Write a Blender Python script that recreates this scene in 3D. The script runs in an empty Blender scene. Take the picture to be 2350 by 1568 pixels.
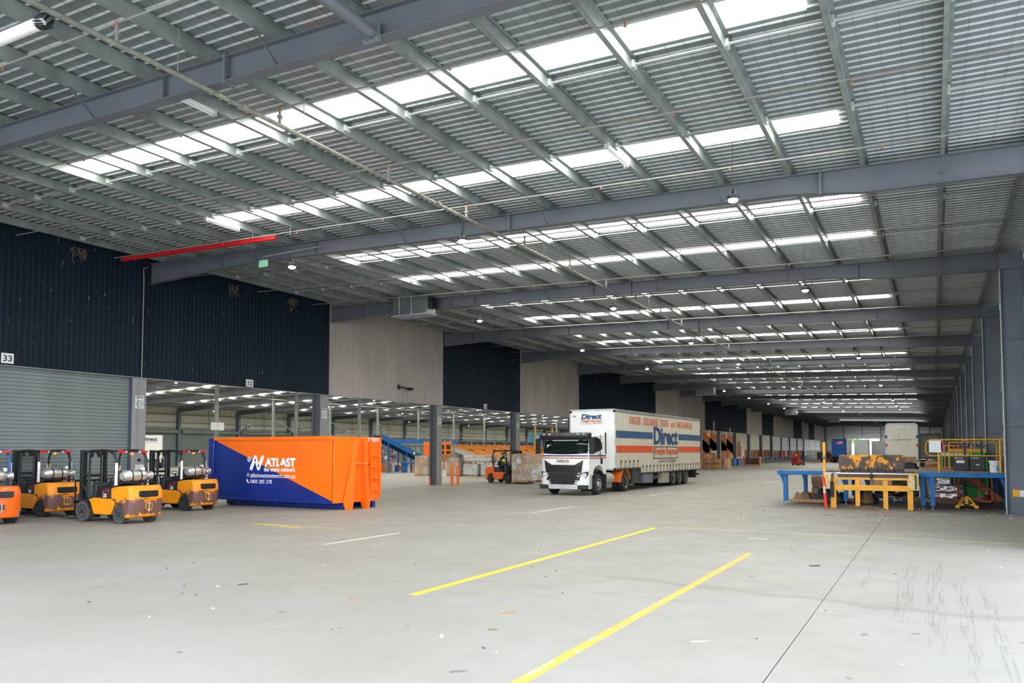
import bpy, math, random
from mathutils import Vector, Matrix
C = bpy.context.scene
COL = C.collection
R = math.radians
rnd = random.Random(7)

# ---------------------------------------------------------------- camera, world, exposure
F_PX, YAW, PITCH, CY = 1779.31, .496821, .0504107, 945.442
cd = bpy.data.cameras.new('camera'); cam = bpy.data.objects.new('camera', cd); COL.objects.link(cam)
cd.sensor_fit = 'HORIZONTAL'; cd.sensor_width = 36.0; cd.lens = F_PX / 2350 * 36
cd.shift_y = (CY - 784) / 2350; cd.clip_end = 800; cd.clip_start = .1
cam.location = (0, 0, 2.1); cam.rotation_euler = (math.pi/2 + PITCH, 0, YAW)
C.camera = cam
w = bpy.data.worlds.new('sky'); C.world = w; w.use_nodes = True
wn = w.node_tree.nodes; wl = w.node_tree.links
bg = wn['Background']; tc = wn.new('ShaderNodeTexCoord'); ns = wn.new('ShaderNodeTexNoise'); ns.inputs['Scale'].default_value = 2.2
ns.inputs['Detail'].default_value = 5
rp = wn.new('ShaderNodeValToRGB'); rp.color_ramp.elements[0].color = (.74, .85, 1, 1); rp.color_ramp.elements[1].color = (.93, .97, 1, 1)
wl.new(tc.outputs['Generated'], ns.inputs['Vector']); wl.new(ns.outputs['Fac'], rp.inputs['Fac']); wl.new(rp.outputs['Color'], bg.inputs['Color'])
bg.inputs['Strength'].default_value = 7.4
SKYLIGHT = 17.5          # luminance of the translucent roof sheets under the overcast sky
def portal(loc, rot, sx, sy):
    l = bpy.data.lights.new('portal', 'AREA'); l.shape = 'RECTANGLE'; l.size = sx; l.size_y = sy; l.cycles.is_portal = True
    o = bpy.data.objects.new('portal', l); COL.objects.link(o); o.location = loc; o.rotation_euler = rot
portal((-12.5, -1.6, 4.5), (R(-90), 0, math.pi), 30, 9)
portal((-12.5, .4, 9.6), (0, 0, 0), 30, 4)
portal((3.6, 9.5, 4.3), (0, R(90), 0), 8.6, 21)
vs = C.view_settings; vs.view_transform = 'Standard'; vs.look = 'None'; vs.exposure = -0.25; vs.gamma = 1; vs.use_curve_mapping = False
C.cycles.max_bounces = 8; C.cycles.diffuse_bounces = 5

# ---------------------------------------------------------------- materials
def mat(name, col, rough=.6, metal=0, var=.12, scale=3, spec=.4, bump=0, bscale=40, emit=None, es=1, col2=None, thr=None, tscale=4, trans=0, alpha=1, stretch=None, soft=.05, coat=0):
    """principled material: base colour with noise variation; col2 shows through in patches above thr"""
    m = bpy.data.materials.new(name); m.use_nodes = True
    n = m.node_tree.nodes; l = m.node_tree.links; b = n['Principled BSDF']
    b.inputs['Roughness'].default_value = rough; b.inputs['Metallic'].default_value = metal
    b.inputs['Specular IOR Level'].default_value = spec; b.inputs['Coat Weight'].default_value = coat
    if trans: b.inputs['Transmission Weight'].default_value = trans
    if alpha < 1: b.inputs['Alpha'].default_value = alpha
    t = n.new('ShaderNodeTexCoord'); v = t.outputs['Object']
    mp = n.new('ShaderNodeMapping'); l.new(v, mp.inputs['Vector'])
    if stretch: mp.inputs['Scale'].default_value = stretch
    v = mp.outputs['Vector']
    no = n.new('ShaderNodeTexNoise'); no.inputs['Scale'].default_value = scale; no.inputs['Detail'].default_value = 5; l.new(v, no.inputs['Vector'])
    r = n.new('ShaderNodeValToRGB'); r.color_ramp.elements[0].position = .3; r.color_ramp.elements[1].position = .7
    c = Vector(col)
    r.color_ramp.elements[0].color = (*[max(0, x*(1-var)) for x in c], 1); r.color_ramp.elements[1].color = (*[min(1, x*(1+var)) for x in c], 1)
    l.new(no.outputs['Fac'], r.inputs['Fac']); out = r.outputs['Color']
    if col2:
        n2 = n.new('ShaderNodeTexNoise'); n2.inputs['Scale'].default_value = tscale; n2.inputs['Detail'].default_value = 8; n2.inputs['Roughness'].default_value = .65; l.new(v, n2.inputs['Vector'])
        r2 = n.new('ShaderNodeValToRGB'); r2.color_ramp.elements[0].position = thr; r2.color_ramp.elements[1].position = thr+soft
        l.new(n2.outputs['Fac'], r2.inputs['Fac'])
        mx = n.new('ShaderNodeMix'); mx.data_type = 'RGBA'; l.new(r2.outputs['Color'], mx.inputs[0]); l.new(out, mx.inputs[6]); mx.inputs[7].default_value = (*col2, 1); out = mx.outputs[2]
    l.new(out, b.inputs['Base Color'])
    if bump:
        nb = n.new('ShaderNodeTexNoise'); nb.inputs['Scale'].default_value = bscale; l.new(v, nb.inputs['Vector'])
        bp = n.new('ShaderNodeBump'); bp.inputs['Strength'].default_value = bump; bp.inputs['Distance'].default_value = .02
        l.new(nb.outputs['Fac'], bp.inputs['Height']); l.new(bp.outputs['Normal'], b.inputs['Normal'])
    if emit: b.inputs['Emission Color'].default_value = (*emit, 1); b.inputs['Emission Strength'].default_value = es
    return m
M = {}
M['steel'] = mat('painted grey steel', (.115, .127, .148), .5, var=.1, scale=.8)
M['galv'] = mat('galvanised purlin steel', (.25, .285, .275), .45, .3, var=.25, scale=2, bump=.05)
M['galv_light'] = mat('galvanised bracket', (.55, .58, .57), .45, .3, var=.15)
M['roof'] = mat('darker roof sheet pan', (.19, .213, .222), .38, .2, var=.14, scale=.7)
M['rib'] = mat('paler roof sheet rib', (.50, .545, .56), .4, .2, var=.08, scale=.7)  # ribs coloured paler than the pans of the same sheet
M['skylight'] = mat('translucent roof sheet lit by the sky', (.85, .88, .88), .4, emit=(1, .98, .90), es=SKYLIGHT)
M['wire'] = mat('safety mesh wire', (.09, .1, .1), .5, .3)
M['navy'] = mat('navy cladding', (.004, .013, .024), .55, spec=.2, var=.3, scale=.8, col2=(.30, .30, .28), thr=.665, tscale=16, stretch=(1, 1, .16), soft=.02)
M['beige'] = mat('beige cladding', (.42, .37, .34), .55, var=.12, scale=.8, col2=(.2, .15, .12), thr=.73, tscale=5, stretch=(1, 1, .25), soft=.06)
M['greyclad'] = mat('grey green cladding', (.30, .32, .29), .6, var=.12)
M['annexclad'] = mat('cream cladding', (.62, .60, .52), .6, var=.08)
M['lightclad'] = mat('pale grey cladding', (.75, .77, .80), .6, var=.08)
M['shutter'] = mat('roller door slat', (.19, .225, .22), .5, var=.08, scale=1)
M['column'] = mat('grey painted column', (.29, .285, .28), .5, var=.08, scale=1.5)
M['coldark'] = mat('dark column face', (.075, .085, .1), .5, var=.1)
M['bluegrey'] = mat('blue grey column', (.15, .175, .215), .45, var=.18, scale=.8)
M['concrete2'] = mat('annex concrete', (.25, .24, .20), .5, var=.12, scale=.4, bump=.1)
M['darkasph'] = mat('yard concrete', (.42, .42, .40), .8)
M['black'] = mat('black paint', (.012, .013, .015), .4, var=.2)
M['rubber'] = mat('tyre rubber', (.022, .023, .026), .75, var=.3, scale=8)
M['dusty'] = mat('dusty tyre rubber', (.06, .057, .055), .85, var=.3, scale=8)
M['plastic'] = mat('dark plastic', (.025, .027, .03), .45, var=.2)
M['seat'] = mat('black vinyl', (.018, .018, .02), .5)
M['yellowfl'] = mat('forklift amber paint', (.80, .265, .005), .38, var=.08, scale=3, col2=(.12, .06, .035), thr=.66, tscale=7, coat=.3)
M['cworn'] = mat('scraped amber counterweight', (.80, .265, .005), .4, var=.08, scale=3)
M['orangefl'] = mat('forklift orange paint', (.8, .13, .008), .35, var=.08, col2=(.2, .06, .03), thr=.72, tscale=8, coat=.3)
M['redfl'] = mat('forklift red paint', (.38, .02, .015), .4, var=.15)
M['silver'] = mat('gas bottle aluminium', (.55, .55, .54), .32, .7, var=.18, scale=6)
M['chrome'] = mat('bright steel', (.62, .62, .62), .25, .9, var=.1)
M['red'] = mat('red lens', (.6, .015, .01), .3)
M['whitep'] = mat('white paint', (.72, .73, .74), .4, var=.04)
M['white'] = mat('white lettering', (.85, .85, .86), .5, var=.02)
M['amber'] = mat('amber lens', (.9, .25, .01), .3, emit=(1, .35, .02), es=.4)
M['binor'] = mat('bin orange paint', (.9, .155, .005), .32, var=.06, scale=.8, coat=.3)
M['binblue'] = mat('bin blue paint', (.006, .026, .20), .32, var=.12, scale=1.2, coat=.3)
M['curtain'] = mat('cream curtain vinyl', (.62, .58, .47), .5, var=.06, scale=1.5, stretch=(1, 1, .4))
M['trailerwhite'] = mat('trailer white panel', (.82, .83, .82), .4, var=.04)
M['dirtywhite'] = mat('weathered white panel', (.78, .76, .66), .5, var=.06, col2=(.22, .15, .09), thr=.70, tscale=3, soft=.12)
M['txtblue'] = mat('navy print', (.02, .06, .2), .5, var=.05)
M['stripeblue'] = mat('blue stripe', (.03, .09, .21), .5, var=.12)
M['txtred'] = mat('orange red print', (.70, .09, .02), .5, var=.06)
M['txtdark'] = mat('dark print', (.05, .05, .06), .5)
M['glass'] = mat('tinted glass', (.008, .014, .014), .06, spec=.6)
M['lamp'] = mat('clear lamp lens', (.5, .52, .54), .12, spec=.8)
M['alu'] = mat('wheel alloy', (.5, .5, .49), .35, .6, var=.15)
M['orangeguard'] = mat('orange mudguard', (.9, .17, .01), .35)
M['framegrey'] = mat('chassis grey', (.045, .045, .05), .6, var=.3)
M['bluepaint'] = mat('platform blue paint', (.01, .125, .35), .5, spec=.3, var=.2, scale=3)
M['yellow'] = mat('safety yellow paint', (.80, .36, .006), .42, var=.1, scale=3, col2=(.35, .2, .08), thr=.72, tscale=6)
M['railyellow'] = mat('handrail yellow', (.62, .33, .02), .45, var=.2, scale=6)
M['rustlip'] = mat('rusted yellow lip plate', (.085, .058, .05), .6, var=.25, col2=(.75, .30, .01), thr=.515, tscale=2.6, soft=.03, stretch=(1, 1, .6))
M['wornlabel'] = mat('worn white and yellow paint', (.72, .42, .05), .55, col2=(.6, .58, .55), thr=.5, tscale=9)
M['rustgrey'] = mat('grey rusty steel', (.09, .065, .055), .6, var=.3, scale=5)
M['deck'] = mat('worn deck plate', (.14, .125, .115), .55, var=.2, scale=4)
M['wood'] = mat('raw pallet timber', (.42, .25, .13), .75, var=.2, scale=6)
M['ply'] = mat('plywood crate', (.36, .17, .06), .7, var=.15, scale=2)
M['card'] = mat('brown cardboard', (.42, .27, .16), .75, var=.12, scale=2)
M['card2'] = mat('light cardboard', (.55, .38, .24), .75, var=.12, scale=2)
M['wrap'] = mat('clear stretch wrap over cartons', (.45, .36, .28), .22, var=.3, scale=2.5, col2=(.75, .75, .74), thr=.52, tscale=3, soft=.15, bump=.5, bscale=9)
M['wrapwhite'] = mat('white stretch wrap', (.66, .68, .66), .25, var=.12, scale=3, bump=.4, bscale=9, col2=(.48, .36, .27), thr=.58, tscale=2, soft=.1)
M['foil'] = mat('silver film wrap', (.55, .54, .56), .22, .6, var=.35, scale=4, bump=.6, bscale=8)
M['blackwrap'] = mat('black film wrap', (.012, .012, .014), .18, var=.4, bump=.8, bscale=8, spec=.7)
M['bluepallet'] = mat('blue pallet paint', (.01, .11, .36), .55, var=.2)
M['conblue'] = mat('conveyor blue', (.01, .12, .36), .4, var=.12)
M['chuteor'] = mat('chute orange', (.72, .23, .02), .4, var=.08)
M['chutewh'] = mat('chute cream', (.62, .58, .5), .45, var=.06)
M['orsteel'] = mat('orange steel frame', (.62, .16, .05), .5, var=.15)
M['green'] = mat('green steel bin', (.02, .33, .04), .45, var=.12)
M['conered'] = mat('red plastic bollard', (.75, .04, .03), .45)
M['coneworn'] = mat('faded white band', (.62, .5, .38), .5)
M['hivis'] = mat('high visibility yellow', (.7, .9, .05), .6)
M['skin'] = mat('skin', (.4, .2, .12), .6)
M['hair'] = mat('dark hair', (.015, .01, .008), .7)
M['cloth'] = mat('dark trousers', (.02, .022, .035), .8)
M['pipe'] = mat('olive sprinkler pipe', (.19, .19, .155), .5, var=.3, scale=5, col2=(.42, .42, .37), thr=.62, tscale=8)
M['branch'] = mat('grey sprinkler branch', (.24, .235, .21), .5, var=.15, col2=(.3, .1, .05), thr=.72, tscale=2)
M['rust'] = mat('rusty fitting', (.32, .14, .08), .7)
M['ledsmall'] = mat('lit small lamp lens', (.9, 1, .9), .3, emit=(1, 1, .9), es=14)
M['led'] = mat('lit lamp lens', (.9, 1, .9), .3, emit=(.86, 1, .84), es=70)
M['redpipe'] = mat('red cable tray', (.55, .008, .012), .45)
M['paintyel'] = mat('floor line yellow', (.80, .62, .01), .6, var=.06, col2=(.4, .38, .3), thr=.68, tscale=9)
M['paintor'] = mat('worn floor line orange', (.72, .36, .04), .6, var=.1, col2=(.42, .37, .30), thr=.52, tscale=6, soft=.1)
M['paintfaint'] = mat('faint floor line yellow', (.55, .43, .12), .6, var=.1, col2=(.38, .35, .26), thr=.5, tscale=5, soft=.15)
M['paintwhite'] = mat('floor line white', (.62, .61, .57), .6, col2=(.36, .35, .31), thr=.6, tscale=8, soft=.1)
M['tarp'] = mat('grey tarpaulin', (.05, .06, .065), .45, bump=.4, bscale=6)
M['dirt'] = mat('dirt and leaf litter', (.16, .115, .075), .9, var=.4, scale=12, bump=.8, bscale=25)
M['paper'] = mat('pale litter', (.62, .56, .48), .8)
M['straw'] = mat('straw nest', (.20, .15, .09), .9, var=.3, scale=20)
M['leafa'] = mat('foliage', (.22, .34, .10), .8, var=.5, scale=1.5, bump=.8, bscale=4)
M['bark'] = mat('bark', (.1, .07, .05), .9)
M['trblue'] = mat('trailer door blue', (.004, .10, .42), .4, var=.06)
M['signred'] = mat('sign red', (.6, .02, .02), .4)
M['whitewall'] = mat('white annex wall sheet', (.85, .85, .88), .5, var=.06)
M['duct'] = mat('galvanised duct', (.2, .23, .23), .35, .5, var=.2, scale=1)
M['lilac'] = mat('duct underside', (.33, .33, .45), .5)
M['exitgreen'] = mat('exit sign green', (.25, .55, .38), .4, emit=(.2, .6, .35), es=.3)
M['brownload'] = mat('brown sacks', (.28, .16, .08), .8, var=.3)

M['tankgrey'] = mat('dusty grey metal', (.34, .32, .29), .55, var=.15)
def scraped():   # amber counterweight whose lower half is scraped to bare brown-grey steel with an irregular edge
    m = M['cworn']; n = m.node_tree.nodes; l = m.node_tree.links; b = n['Principled BSDF']
    src = b.inputs['Base Color'].links[0].from_socket
    t = n.new('ShaderNodeTexCoord'); sp = n.new('ShaderNodeSeparateXYZ'); l.new(t.outputs['Object'], sp.inputs[0])
    no = n.new('ShaderNodeTexNoise'); no.inputs['Scale'].default_value = 5; no.inputs['Detail'].default_value = 8; no.inputs['Roughness'].default_value = .7; l.new(t.outputs['Object'], no.inputs['Vector'])
    a = n.new('ShaderNodeMath'); a.operation = 'MULTIPLY_ADD'; l.new(no.outputs['Fac'], a.inputs[0]); a.inputs[1].default_value = -.75; l.new(sp.outputs['Z'], a.inputs[2])
    r = n.new('ShaderNodeValToRGB'); e = r.color_ramp.elements
    e[0].position = 0; e[0].color = (0, 0, 0, 1); e[1].position = 1; e[1].color = (0, 0, 0, 1)
    for p, v in ((.01, 0), (.02, 1), (.40, 1), (.44, 0)):
        k = e.new(p); k.color = (v, v, v, 1)
    sh = n.new('ShaderNodeMath'); sh.operation = 'ADD'; l.new(a.outputs[0], sh.inputs[0]); sh.inputs[1].default_value = .12
    l.new(sh.outputs[0], r.inputs['Fac'])
    x = n.new('ShaderNodeMix'); x.data_type = 'RGBA'; l.new(r.outputs['Color'], x.inputs[0]); l.new(src, x.inputs[6]); x.inputs[7].default_value = (.15, .075, .06, 1)
    l.new(x.outputs[2], b.inputs['Base Color'])
scraped()

def floor_mat():
    m = bpy.data.materials.new('worn concrete slab'); m.use_nodes = True
    n = m.node_tree.nodes; l = m.node_tree.links; b = n['Principled BSDF']
    t = n.new('ShaderNodeTexCoord'); v = t.outputs['Object']
    def noise(sc, det=6, ro=.6, st=None, src=v):
        if st:
            mp = n.new('ShaderNodeMapping'); mp.inputs['Scale'].default_value = st; l.new(src, mp.inputs['Vector']); src = mp.outputs['Vector']
        k = n.new('ShaderNodeTexNoise'); k.inputs['Scale'].default_value = sc; k.inputs['Detail'].default_value = det; k.inputs['Roughness'].default_value = ro; l.new(src, k.inputs['Vector']); return k.outputs['Fac']
    def ramp(f, a, bb):
        k = n.new('ShaderNodeMapRange'); k.inputs[1].default_value = a; k.inputs[2].default_value = bb; l.new(f, k.inputs[0]); return k.outputs[0]
    def math_(op, a, c):
        k = n.new('ShaderNodeMath'); k.operation = op
        for i, q in enumerate((a, c)):
            if isinstance(q, (int, float)): k.inputs[i].default_value = q
            else: l.new(q, k.inputs[i])
        return k.outputs[0]
    def mix(f, a, c):
        k = n.new('ShaderNodeMix'); k.data_type = 'RGBA'; l.new(f, k.inputs[0])
        if isinstance(a, tuple): k.inputs[6].default_value = (*a, 1)
        else: l.new(a, k.inputs[6])
        k.inputs[7].default_value = (*c, 1); return k.outputs[2]
    base = mix(ramp(noise(.35), .3, .7), (.25, .237, .206), (.292, .281, .255))
    base = mix(math_('MULTIPLY', ramp(noise(1.6, 8, .7), .50, .8), .3), base, (.20, .185, .15))
    base = mix(math_('MULTIPLY', ramp(noise(9, 8, .7), .58, .75), .22), base, (.2, .185, .16))
    # fine scuffs along the driving direction, small dark spots, rust-coloured patches
    base = mix(math_('MULTIPLY', ramp(noise(3, 6, .7, (.35, 3, 1)), .58, .75), .3), base, (.23, .215, .19))
    base = mix(math_('MULTIPLY', ramp(noise(3.1, 3, .5), .70, .73), .7), base, (.11, .10, .095))
    base = mix(math_('MULTIPLY', ramp(noise(.9, 5, .6), .68, .76), .3), base, (.30, .19, .12))
    sp = n.new('ShaderNodeSeparateXYZ'); l.new(v, sp.inputs[0]); X, Y = sp.outputs['X'], sp.outputs['Y']
    # tyre marks left by turning trucks
    def band(src, c, hw, s):
        return ramp(math_('ABSOLUTE', math_('SUBTRACT', src, c), 0), hw+s, hw)
    wob = math_('MULTIPLY', math_('SUBTRACT', noise(.35, 2), .5), .12)
    XX = math_('ADD', X, wob)
    YY = math_('ADD', Y, math_('MULTIPLY', math_('SUBTRACT', noise(.8, 4), .5), 1.6))
    st = ramp(noise(30, 2, .5, (1, .03, 1)), .48, .58)
    grain = ramp(noise(14, 5, .7), .35, .6)
    for c, hw, y, yh in ((-.42, .10, 13.5, 3), (-.02, .10, 13, 3.4), (.33, .07, 11.5, 3.2), (.62, .05, 11, 3), (-1.0, .05, 14, 2)):
        f = math_('MULTIPLY', math_('MULTIPLY', band(XX, c, hw, .03), band(YY, y, yh*.6, yh*.6)), math_('MULTIPLY', st, math_('MULTIPLY', grain, .55)))
        base = mix(f, base, (.09, .088, .085))
    # damp seepage line across the slabs
    dm = math_('MULTIPLY', band(math_('ADD', YY, math_('MULTIPLY', X, .12)), 11.7, .03, .22), math_('MULTIPLY', band(X, -1.2, 3.2, 1.4), .42))
    base = mix(dm, base, (.155, .14, .125))
    # grime under and around the loading platform
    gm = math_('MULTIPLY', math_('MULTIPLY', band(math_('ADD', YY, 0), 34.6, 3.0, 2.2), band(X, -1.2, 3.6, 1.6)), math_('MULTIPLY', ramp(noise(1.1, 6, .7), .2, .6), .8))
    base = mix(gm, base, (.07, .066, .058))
    l.new(base, b.inputs['Base Color'])
    k = n.new('ShaderNodeMapRange'); k.inputs[1].default_value = .3; k.inputs[2].default_value = .7; k.inputs[3].default_value = .5; k.inputs[4].default_value = .68; l.new(noise(.8), k.inputs[0]); l.new(k.outputs[0], b.inputs['Roughness']); b.inputs['Specular IOR Level'].default_value = .35
    bp = n.new('ShaderNodeBump'); bp.inputs['Strength'].default_value = .12; bp.inputs['Distance'].default_value = .01; l.new(noise(25), bp.inputs['Height']); l.new(bp.outputs['Normal'], b.inputs['Normal'])
    return m
M['floor'] = floor_mat()

# ---------------------------------------------------------------- mesh helpers
class MB:
    def __init__(s): s.v = []; s.f = []
    def add(s, vs, fs):
        o = len(s.v); s.v += [tuple(p) for p in vs]; s.f += [tuple(i+o for i in f) for f in fs]; return s
    def box(s, x0, x1, y0, y1, z0, z1, T=None):
        vs = [(x, y, z) for z in (z0, z1) for y in (y0, y1) for x in (x0, x1)]
        if T: vs = [T @ Vector(p) for p in vs]
        return s.add(vs, [(0, 2, 3, 1), (4, 5, 7, 6), (0, 1, 5, 4), (2, 6, 7, 3), (0, 4, 6, 2), (1, 3, 7, 5)])
    def cbox(s, c, sz, T=None):
        return s.box(c[0]-sz[0]/2, c[0]+sz[0]/2, c[1]-sz[1]/2, c[1]+sz[1]/2, c[2]-sz[2]/2, c[2]+sz[2]/2, T)
    def bar(s, a, b, w, h, up=(0, 0, 1)):
        a = Vector(a); b = Vector(b); d = (b-a); L = d.length; d.normalize(); u = Vector(up)
        if abs(d.dot(u)) > .98: u = Vector((0, 1, 0))
        sx = d.cross(u).normalized(); u = sx.cross(d)
        vs = []
        for p in (a, b):
            for i, j in ((-1, -1), (1, -1), (1, 1), (-1, 1)): vs.append(p + sx*i*w/2 + u*j*h/2)
        return s.add(vs, [(0, 3, 2, 1), (4, 5, 6, 7), (0, 1, 5, 4), (1, 2, 6, 5), (2, 3, 7, 6), (3, 0, 4, 7)])
    def tube(s, pts, r, n=8, cap=True):
        pts = [Vector(p) for p in pts]; rings = []; rr = r if isinstance(r, (list, tuple)) else [r]*len(pts)
        u = None; o = len(s.v)
        for i, p in enumerate(pts):
            d = (pts[min(i+1, len(pts)-1)] - pts[max(i-1, 0)]).normalized()
            if u is None: u = d.orthogonal().normalized()
            else: u = (u - d*u.dot(d)).normalized()
            w_ = d.cross(u)
            for k in range(n):
                a = 2*math.pi*k/n; s.v.append(tuple(p + (u*math.cos(a) + w_*math.sin(a))*rr[i]))
        for i in range(len(pts)-1):
            for k in range(n):
                a = o+i*n+k; b = o+i*n+(k+1) % n; s.f.append((a, b, b+n, a+n))
        if cap:
            s.f.append(tuple(o+k for k in range(n))[::-1]); s.f.append(tuple(o+(len(pts)-1)*n+k for k in range(n)))
        return s
    def cyl(s, a, b, r, n=16): return s.tube([a, b], r, n)
    def lathe(s, prof, c=(0, 0, 0), axis='y', n=20):
        """prof: list of (r, t) along axis"""
        o = len(s.v)
        for r, t in prof:
            for k in range(n):
                a = 2*math.pi*k/n; p, q = r*math.cos(a), r*math.sin(a)
                s.v.append({'y': (c[0]+p, c[1]+t, c[2]+q), 'z': (c[0]+p, c[1]+q, c[2]+t), 'x': (c[0]+t, c[1]+p, c[2]+q)}[axis])
        for i in range(len(prof)-1):
            for k in range(n):
                a = o+i*n+k; b = o+i*n+(k+1) % n; s.f.append((a, b, b+n, a+n))
        s.f.append(tuple(o+k for k in range(n))[::-1]); s.f.append(tuple(o+(len(prof)-1)*n+k for k in range(n)))
        return s
    def prism(s, poly, axis, a, b):
        """poly in the two other axes (x,z for y; y,z for x; x,y for z)"""
        n = len(poly); vs = []
        for t in (a, b):
            for p, q in poly: vs.append({'y': (p, t, q), 'x': (t, p, q), 'z': (p, q, t)}[axis])
        fs = [tuple(range(n)), tuple(range(2*n-1, n-1, -1))] + [(i, i+n, (i+1) % n+n, (i+1) % n) for i in range(n)]
        return s.add(vs, fs)
    def build(s, name, m, parent=None, label=None, bevel=0, seg=2, smooth=True):
        me = bpy.data.meshes.new(name); me.from_pydata(s.v, [], s.f); me.update()
        import bmesh
        bm = bmesh.new(); bm.from_mesh(me); bmesh.ops.recalc_face_normals(bm, faces=bm.faces); bm.to_mesh(me); bm.free()
        if smooth:
            me.polygons.foreach_set('use_smooth', [True]*len(me.polygons)); me.set_sharp_from_angle(angle=.6)
        me.materials.append(M[m] if isinstance(m, str) else m)
        o = bpy.data.objects.new(name, me); COL.objects.link(o)
        if parent: o.parent = parent
        if label: o['label'] = label
        if bevel:
            b = o.modifiers.new('bevel', 'BEVEL'); b.width = bevel; b.segments = seg; b.limit_method = 'ANGLE'; b.angle_limit = .7
        return o
def thing(name, label, cat, loc=(0, 0, 0), rz=0, group=None):
    o = bpy.data.objects.new(name, None); COL.objects.link(o); o.location = loc; o.rotation_euler = (0, 0, rz); o.empty_display_size = .2
    o['label'] = label; o['category'] = cat
    if group: o['group'] = group
    return o
def tag(o, label, cat, group=None):
    o['label'] = label; o['category'] = cat
    if group: o['group'] = group
    return o
def struct(name):
    o = bpy.data.objects.new(name, None); COL.objects.link(o); o['kind'] = 'structure'; return o
def place(o, name, parent, loc=(0, 0, 0), rz=0):
    """copy of one part sharing its mesh"""
    c = o.copy(); c.name = name; COL.objects.link(c); c.parent = parent; c.location = loc; c.rotation_euler = (0, 0, rz); return c
def dup(root, loc, rz, label, group=None):
    r = root.copy(); COL.objects.link(r); r.location = loc; r.rotation_euler = (0, 0, rz); r['label'] = label
    if group: r['group'] = group
    def rec(a, b):
        for ch in list(a.children):
            c = ch.copy(); COL.objects.link(c); c.parent = b; rec(ch, c)
    rec(root, r); return r
def boxes(*bs):
    m = MB()
    for b in bs: m.box(*b)
    return m
_dg = None
def text(s, W, H, m, parent, loc, rot, name='lettering', bold=0, shear=0, spacing=1, depth=.004, label=None):
    """flat lettering W wide, H high, lower left corner at loc; rot is an Euler triple"""
    cu = bpy.data.curves.new('t', 'FONT'); cu.body = s; cu.size = 1; cu.extrude = .01; cu.offset = bold; cu.shear = shear; cu.space_character = spacing; cu.resolution_u = 3
    o = bpy.data.objects.new('t', cu); COL.objects.link(o)
    dg = bpy.context.evaluated_depsgraph_get(); me = bpy.data.meshes.new_from_object(o.evaluated_get(dg))
    COL.objects.unlink(o); bpy.data.objects.remove(o)
    xs = [v.co.x for v in me.vertices]; ys = [v.co.y for v in me.vertices]
    if not xs: return None
    x0, y0, sx, sy = min(xs), min(ys), W/(max(xs)-min(xs)), H/(max(ys)-min(ys))
    for v in me.vertices:
        v.co = ((v.co.x-x0)*sx, (v.co.y-y0)*sy, depth if v.co.z > 0 else 0)
    me.materials.clear(); me.materials.append(M[m]); me.name = name
    q = bpy.data.objects.new(name, me); COL.objects.link(q); q.parent = parent; q.location = loc; q.rotation_euler = rot
    if label: q['label'] = label
    return q
PX = (R(90), 0, R(90))      # lettering that faces +x, reading along +y
NY = (R(90), 0, 0)          # faces -y, reading along +x
PXB = (R(90), 0, R(-90))    # faces -x, reading along -y

# ---------------------------------------------------------------- setting: floor
XL, XR, Y1, B = -27.14, 2.1, 9.45, 10.474
YEND = 238.0
def rz_(x): return 8.822 - .025277*x            # underside of the purlins
def raf(k): return Y1 + k*B
fl = struct('floor')
boxes((-95, 3.4, -14, YEND, -.4, -.025)).build('slab_base', 'black', fl)
xs = [-27.3, -22.62, -17.32, -12.02, -6.71, -1.41, 3.3]
ys = [-14, -10.15, .33] + [10.8 + 10.474*k for k in range(22)]
for i in range(len(xs)-1):
    for j in range(len(ys)-1):
        g, h = .006, .003
        boxes((xs[i]+g, xs[i+1]-g, ys[j]+h, min(ys[j+1], YEND)-h, -.2, 0)).build('slab', 'floor', fl, bevel=.003 if j < 3 else 0, seg=1, smooth=False)
boxes((-94.5, -27.31, 10, 104.9, -.2, 0)).build('annex_slab', 'concrete2', fl)
boxes((-94.5, -33.01, 104.91, YEND, -.2, 0)).build('annex_slab', 'concrete2', fl)
boxes((-33, -27.31, 104.91, YEND, -.2, .93)).build('dock_slab', 'concrete2', fl)
def line(x0, x1, y0, y1, m, lab, T=None):
    boxes((x0, x1, y0, y1, 0, .0015)).build('painted_line', m, fl, lab)
line(-6.79, -6.66, 9.37, 20.62, 'paintyel', 'bright yellow floor line along the slab joint')
line(-6.6, 2.05, 20.9, 21.0, 'paintfaint', 'thin faded yellow floor line crossing towards the right wall')
line(-3.42, -3.29, 6.0, 16.5, 'paintor', 'worn orange floor line running towards the platform')
line(-12.12, -12.02, 13.4, 16.2, 'paintwhite', 'white dash nearest the camera')
line(-12.04, -11.94, 23.4, 27, 'paintwhite', 'second white dash, in front of the truck')
line(-11.8, -11.7, 35.2, 38.9, 'paintwhite', 'white dash beside the trailer')
line(-9.66, -9.56, 51.6, 57.8, 'paintwhite', 'far white dash beyond the truck')
line(-3.95, -3.5, 19.2, 19.27, 'paintwhite', 'short white dash by the yellow crossing line')
line(-17.7, -14.0, 16.3, 16.4, 'paintfaint', 'faint orange line in front of the skip bin')
line(-25.5, -24.2, 10.9, 11.0, 'paintfaint', 'short yellow line at the left edge')
for p, q in (((-17.6, 16.35), (-15.2, 15.95)),):
    MB().bar((p[0], p[1], 0.001), (q[0], q[1], .001), .09, .001).build('painted_line', 'paintyel', fl)

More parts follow.
